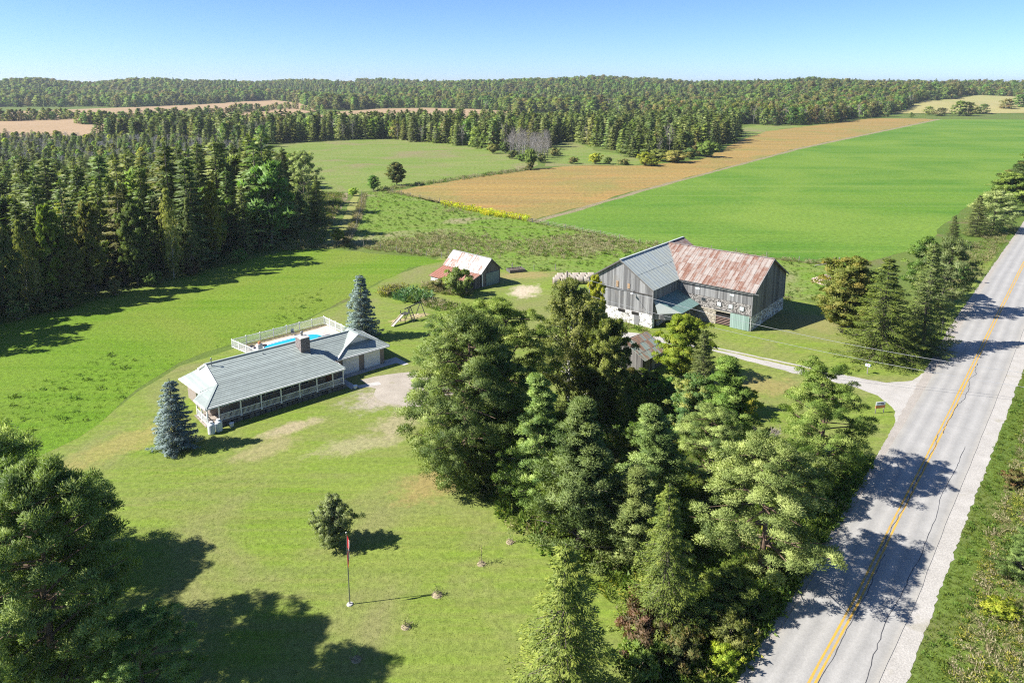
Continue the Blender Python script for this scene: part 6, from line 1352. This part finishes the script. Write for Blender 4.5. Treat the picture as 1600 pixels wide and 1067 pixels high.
# ------------------------------------------------------------------ saplings with straw mulch on the lawn
M_MULCH = flat_mat('straw_mulch', (.27, .225, .14), .95, var=.3, vs=8, bmp=.5)
L_SAP = leaf_mat('sapling_leaves', [(.08, .11, .03), (.13, .16, .05), (.2, .2, .08)], .3)
for k, (x, y, h, r_, lab) in enumerate(((752, 881, 1.7, .36, 'thin sapling in a straw ring, middle of the lawn'), (797, 847, 1.3, .36, 'spindly sapling nearest the dark pines'), (683, 929, .8, .44, 'low sapling in straw at the tip of the flagpole shadow'), (634, 979, .7, .36, 'small bush sapling below the flagpole'), (557, 1030, 1.1, .36, 'staked sapling standing in the corner pine shade'))):
    X, Y = at(x, y); s_ = empty('sapling', (X, Y), k, lab, 'sapling'); mb = MB(); rr = random.Random(k)
    mb.lathe([(r_, 0), (r_*.8, .08), (r_*.4, .14), (.05, .15)], 11).build('mulch', M_MULCH, s_)
    mb = MB()
    for i in range(40): a, q_ = rr.random()*6.28, r_*rr.random()*1.15; a2 = rr.random()*6.28; mb.tube([(q_*math.cos(a), q_*math.sin(a), .1), (q_*math.cos(a)+.2*math.cos(a2), q_*math.sin(a)+.2*math.sin(a2), .12+rr.random()*.1)], .012, 3, cap=False)
    mb.build('straw', M_MULCH, s_, kind='stuff'); MB().tube([(0, 0, 0), (.03, .02, h)], [.025, .01], 5).build('stem', M_BARK, s_)
    g_ = np.random.default_rng(k+90); n = 90; L = Leaves(); t = g_.uniform(.3, 1, n); L.blades(np.stack([g_.normal(0, .17, n), g_.normal(0, .17, n), t*h], 1), rnd_unit(g_, n), .12, .07, g_.uniform(0, 1, n), g_); a, b = L.get(); obj('leaves', tri_mesh('leaves', a, b, L_SAP), s_)

# ------------------------------------------------------------------ hay bales in three rows beside the barn
M_BALE = flat_mat('pale_bale_wrap', (.35, .30, .245), .75, var=.15, vs=2.5, bmp=.3); M_BEND = flat_mat('bale_end', (.15, .115, .08), .95, var=.3, vs=7, bmp=.5)
BM = MB().lathe([(.60, -.66), (.70, -.62), (.72, -.4), (.70, 0), (.72, .4), (.70, .62), (.60, .66)], 20).mesh('wrap', M_BALE); BM.polygons.foreach_set('use_smooth', [len(p.vertices) == 4 for p in BM.polygons])
BE = MB().lathe([(.58, .655), (.4, .675), (.05, .68)], 18).lathe([(.05, -.68), (.4, -.675), (.58, -.655)], 18).mesh('bale_end', M_BEND)
b0 = at(869, 444); rowl = ['in the front row beside the barn', 'in the middle row beside the barn', 'in the back row beside the barn']
for r_ in range(3):
    n = 5
    for c in range(n):
        X = b0[0]+c*1.52+r_*.5; Y = b0[1]+r_*1.5+c*.12
        e = empty('hay_bale', (X, Y, .70), .08+random.gauss(0, .04), ('leftmost' if c == 0 else 'second' if c == 1 else 'middle' if c == 2 else 'fourth' if c == 3 else 'rightmost')+' pale round hay bale '+rowl[r_], 'hay bale', 'round hay bales beside the barn')
        for m_, nm in ((BM, 'wrap'), (BE, 'bale_end')):
            o = obj(nm, m_, e); o.rotation_euler = (0, PI/2, 0)

# ------------------------------------------------------------------ swing set with slide
M_PLAY = flat_mat('dark_green_timber', (.05, .052, .045), .8, var=.3); M_SLIDE = flat_mat('cream_slide', (.62, .54, .40), .5)
a = Vector((*at(640.5, 500.5), 0)); b = Vector((*at(657.5, 492.5), 0)); d = (b-a); sw = empty('swing_set', a, math.atan2(d.y, d.x), 'dark timber swing set with ladder and cream slide on the back lawn', 'swing set'); LN = d.length; TZ = 2.3
for x, nm in ((0.2, 'frame_leg'), (LN, 'frame_leg')):
    for s_ in (-1, 1): bar((x, s_*1.0, 0), (x, 0, TZ), .1, .1, M_PLAY, nm, sw)
bar((-1.3, 0, TZ), (LN+.1, 0, TZ), .12, .14, M_PLAY, 'top_beam', sw)
for k in range(5): bar((.2, -1.0+.19*k, .38*k+.25), (-.5, -1.0+.19*k, .38*k+.25), .09, .05, M_PLAY, 'rung', sw)
bar((-.5, -1.0, 0), (-.5, 0, TZ), .1, .1, M_PLAY, 'ladder_rail', sw)
MB().box((-.6, .5, 1.25), (1.3, 1.1, .08)).build('platform', M_PLAY, sw)
for x in (-1.2,): 
    for y in (0.05, .95): bar((x, y, 0), (x, y, 1.9), .09, .09, M_PLAY, 'platform_post', sw)
mb = MB(); mb.slab([(-1.2, .2, 1.25), (-1.2, .8, 1.25), (-3.9, .8, .12), (-3.9, .2, .12)], (-.4, 0, .9), .05)
mb.slab([(-1.2, .18, 1.42), (-1.2, .22, 1.42), (-3.9, .22, .28), (-3.9, .18, .28)], (-.4, 0, .9), .16); mb.slab([(-1.2, .78, 1.42), (-1.2, .82, 1.42), (-3.9, .82, .28), (-3.9, .78, .28)], (-.4, 0, .9), .16); mb.build('slide', M_SLIDE, sw)
for x in (1.2, 2.2):
    st_ = MB().box((x, 0, .45), (.45, .2, .05)).build('swing_seat', M_SLIDE, sw)
    for q_ in (-.2, .2): MB().tube([(x+q_, 0, .47), (x+q_, 0, TZ)], .012, 4).build('chain', M_STEEL, st_)

# ------------------------------------------------------------------ raised bed behind the shed, trough by the lilac
X, Y = at(806, 424); rb = empty('raised_bed', (X, Y), R(20), 'dark timber raised bed with dry stalks behind the machine shed', 'raised bed')
for x, y, l, rz in ((0, -1.1, 3.4, 0), (0, 1.1, 3.4, 0), (-1.65, 0, 2.1, PI/2), (1.65, 0, 2.1, PI/2)): MB().box((x, y, .3), (l, .1, .6), rz).build('plank', W_DARK, rb)
MB().box((0, 0, .25), (3.2, 2.1, .4)).build('soil', flat_mat('dark_soil', (.10, .075, .055), .95), rb)
for k in range(14):
    x, y = random.uniform(-1.4, 1.4), random.uniform(-.9, .9); MB().tube([(x, y, .4), (x+random.gauss(0, .1), y, random.uniform(.9, 1.4))], .03, 4).build('stalk', M_POST, rb)
X, Y = at(725, 459); tr_ = empty('trough', (X, Y), R(10), 'small white trough under the lilac by the shed', 'trough')
for x in (-.35, .3): MB().box((x, 0, .3), (.5, .4, .45), 0, .5, 1.15).build('tub', M_WHITE, tr_)

# ------------------------------------------------------------------ air
hm, hns, hls, hB = new_mat('thin_haze'); hns.remove(hB)
pv = hns.new('ShaderNodeVolumePrincipled'); pv.inputs['Color'].default_value = (.80, .88, 1, 1); pv.inputs['Density'].default_value = .00008; pv.inputs['Anisotropy'].default_value = .2
hls.new(pv.outputs[0], hns['Material Output'].inputs['Volume'])
hmb = MB().box((0, 6800, 0), (18200, 14600, 180)); tag(hmb.build('haze', hm), 'thin autumn haze in the air', None, None, 'stuff').location.z = -5

# keep unused prototypes out of the file
for m_ in list(bpy.data.meshes):
    if m_.users == 0: bpy.data.meshes.remove(m_)
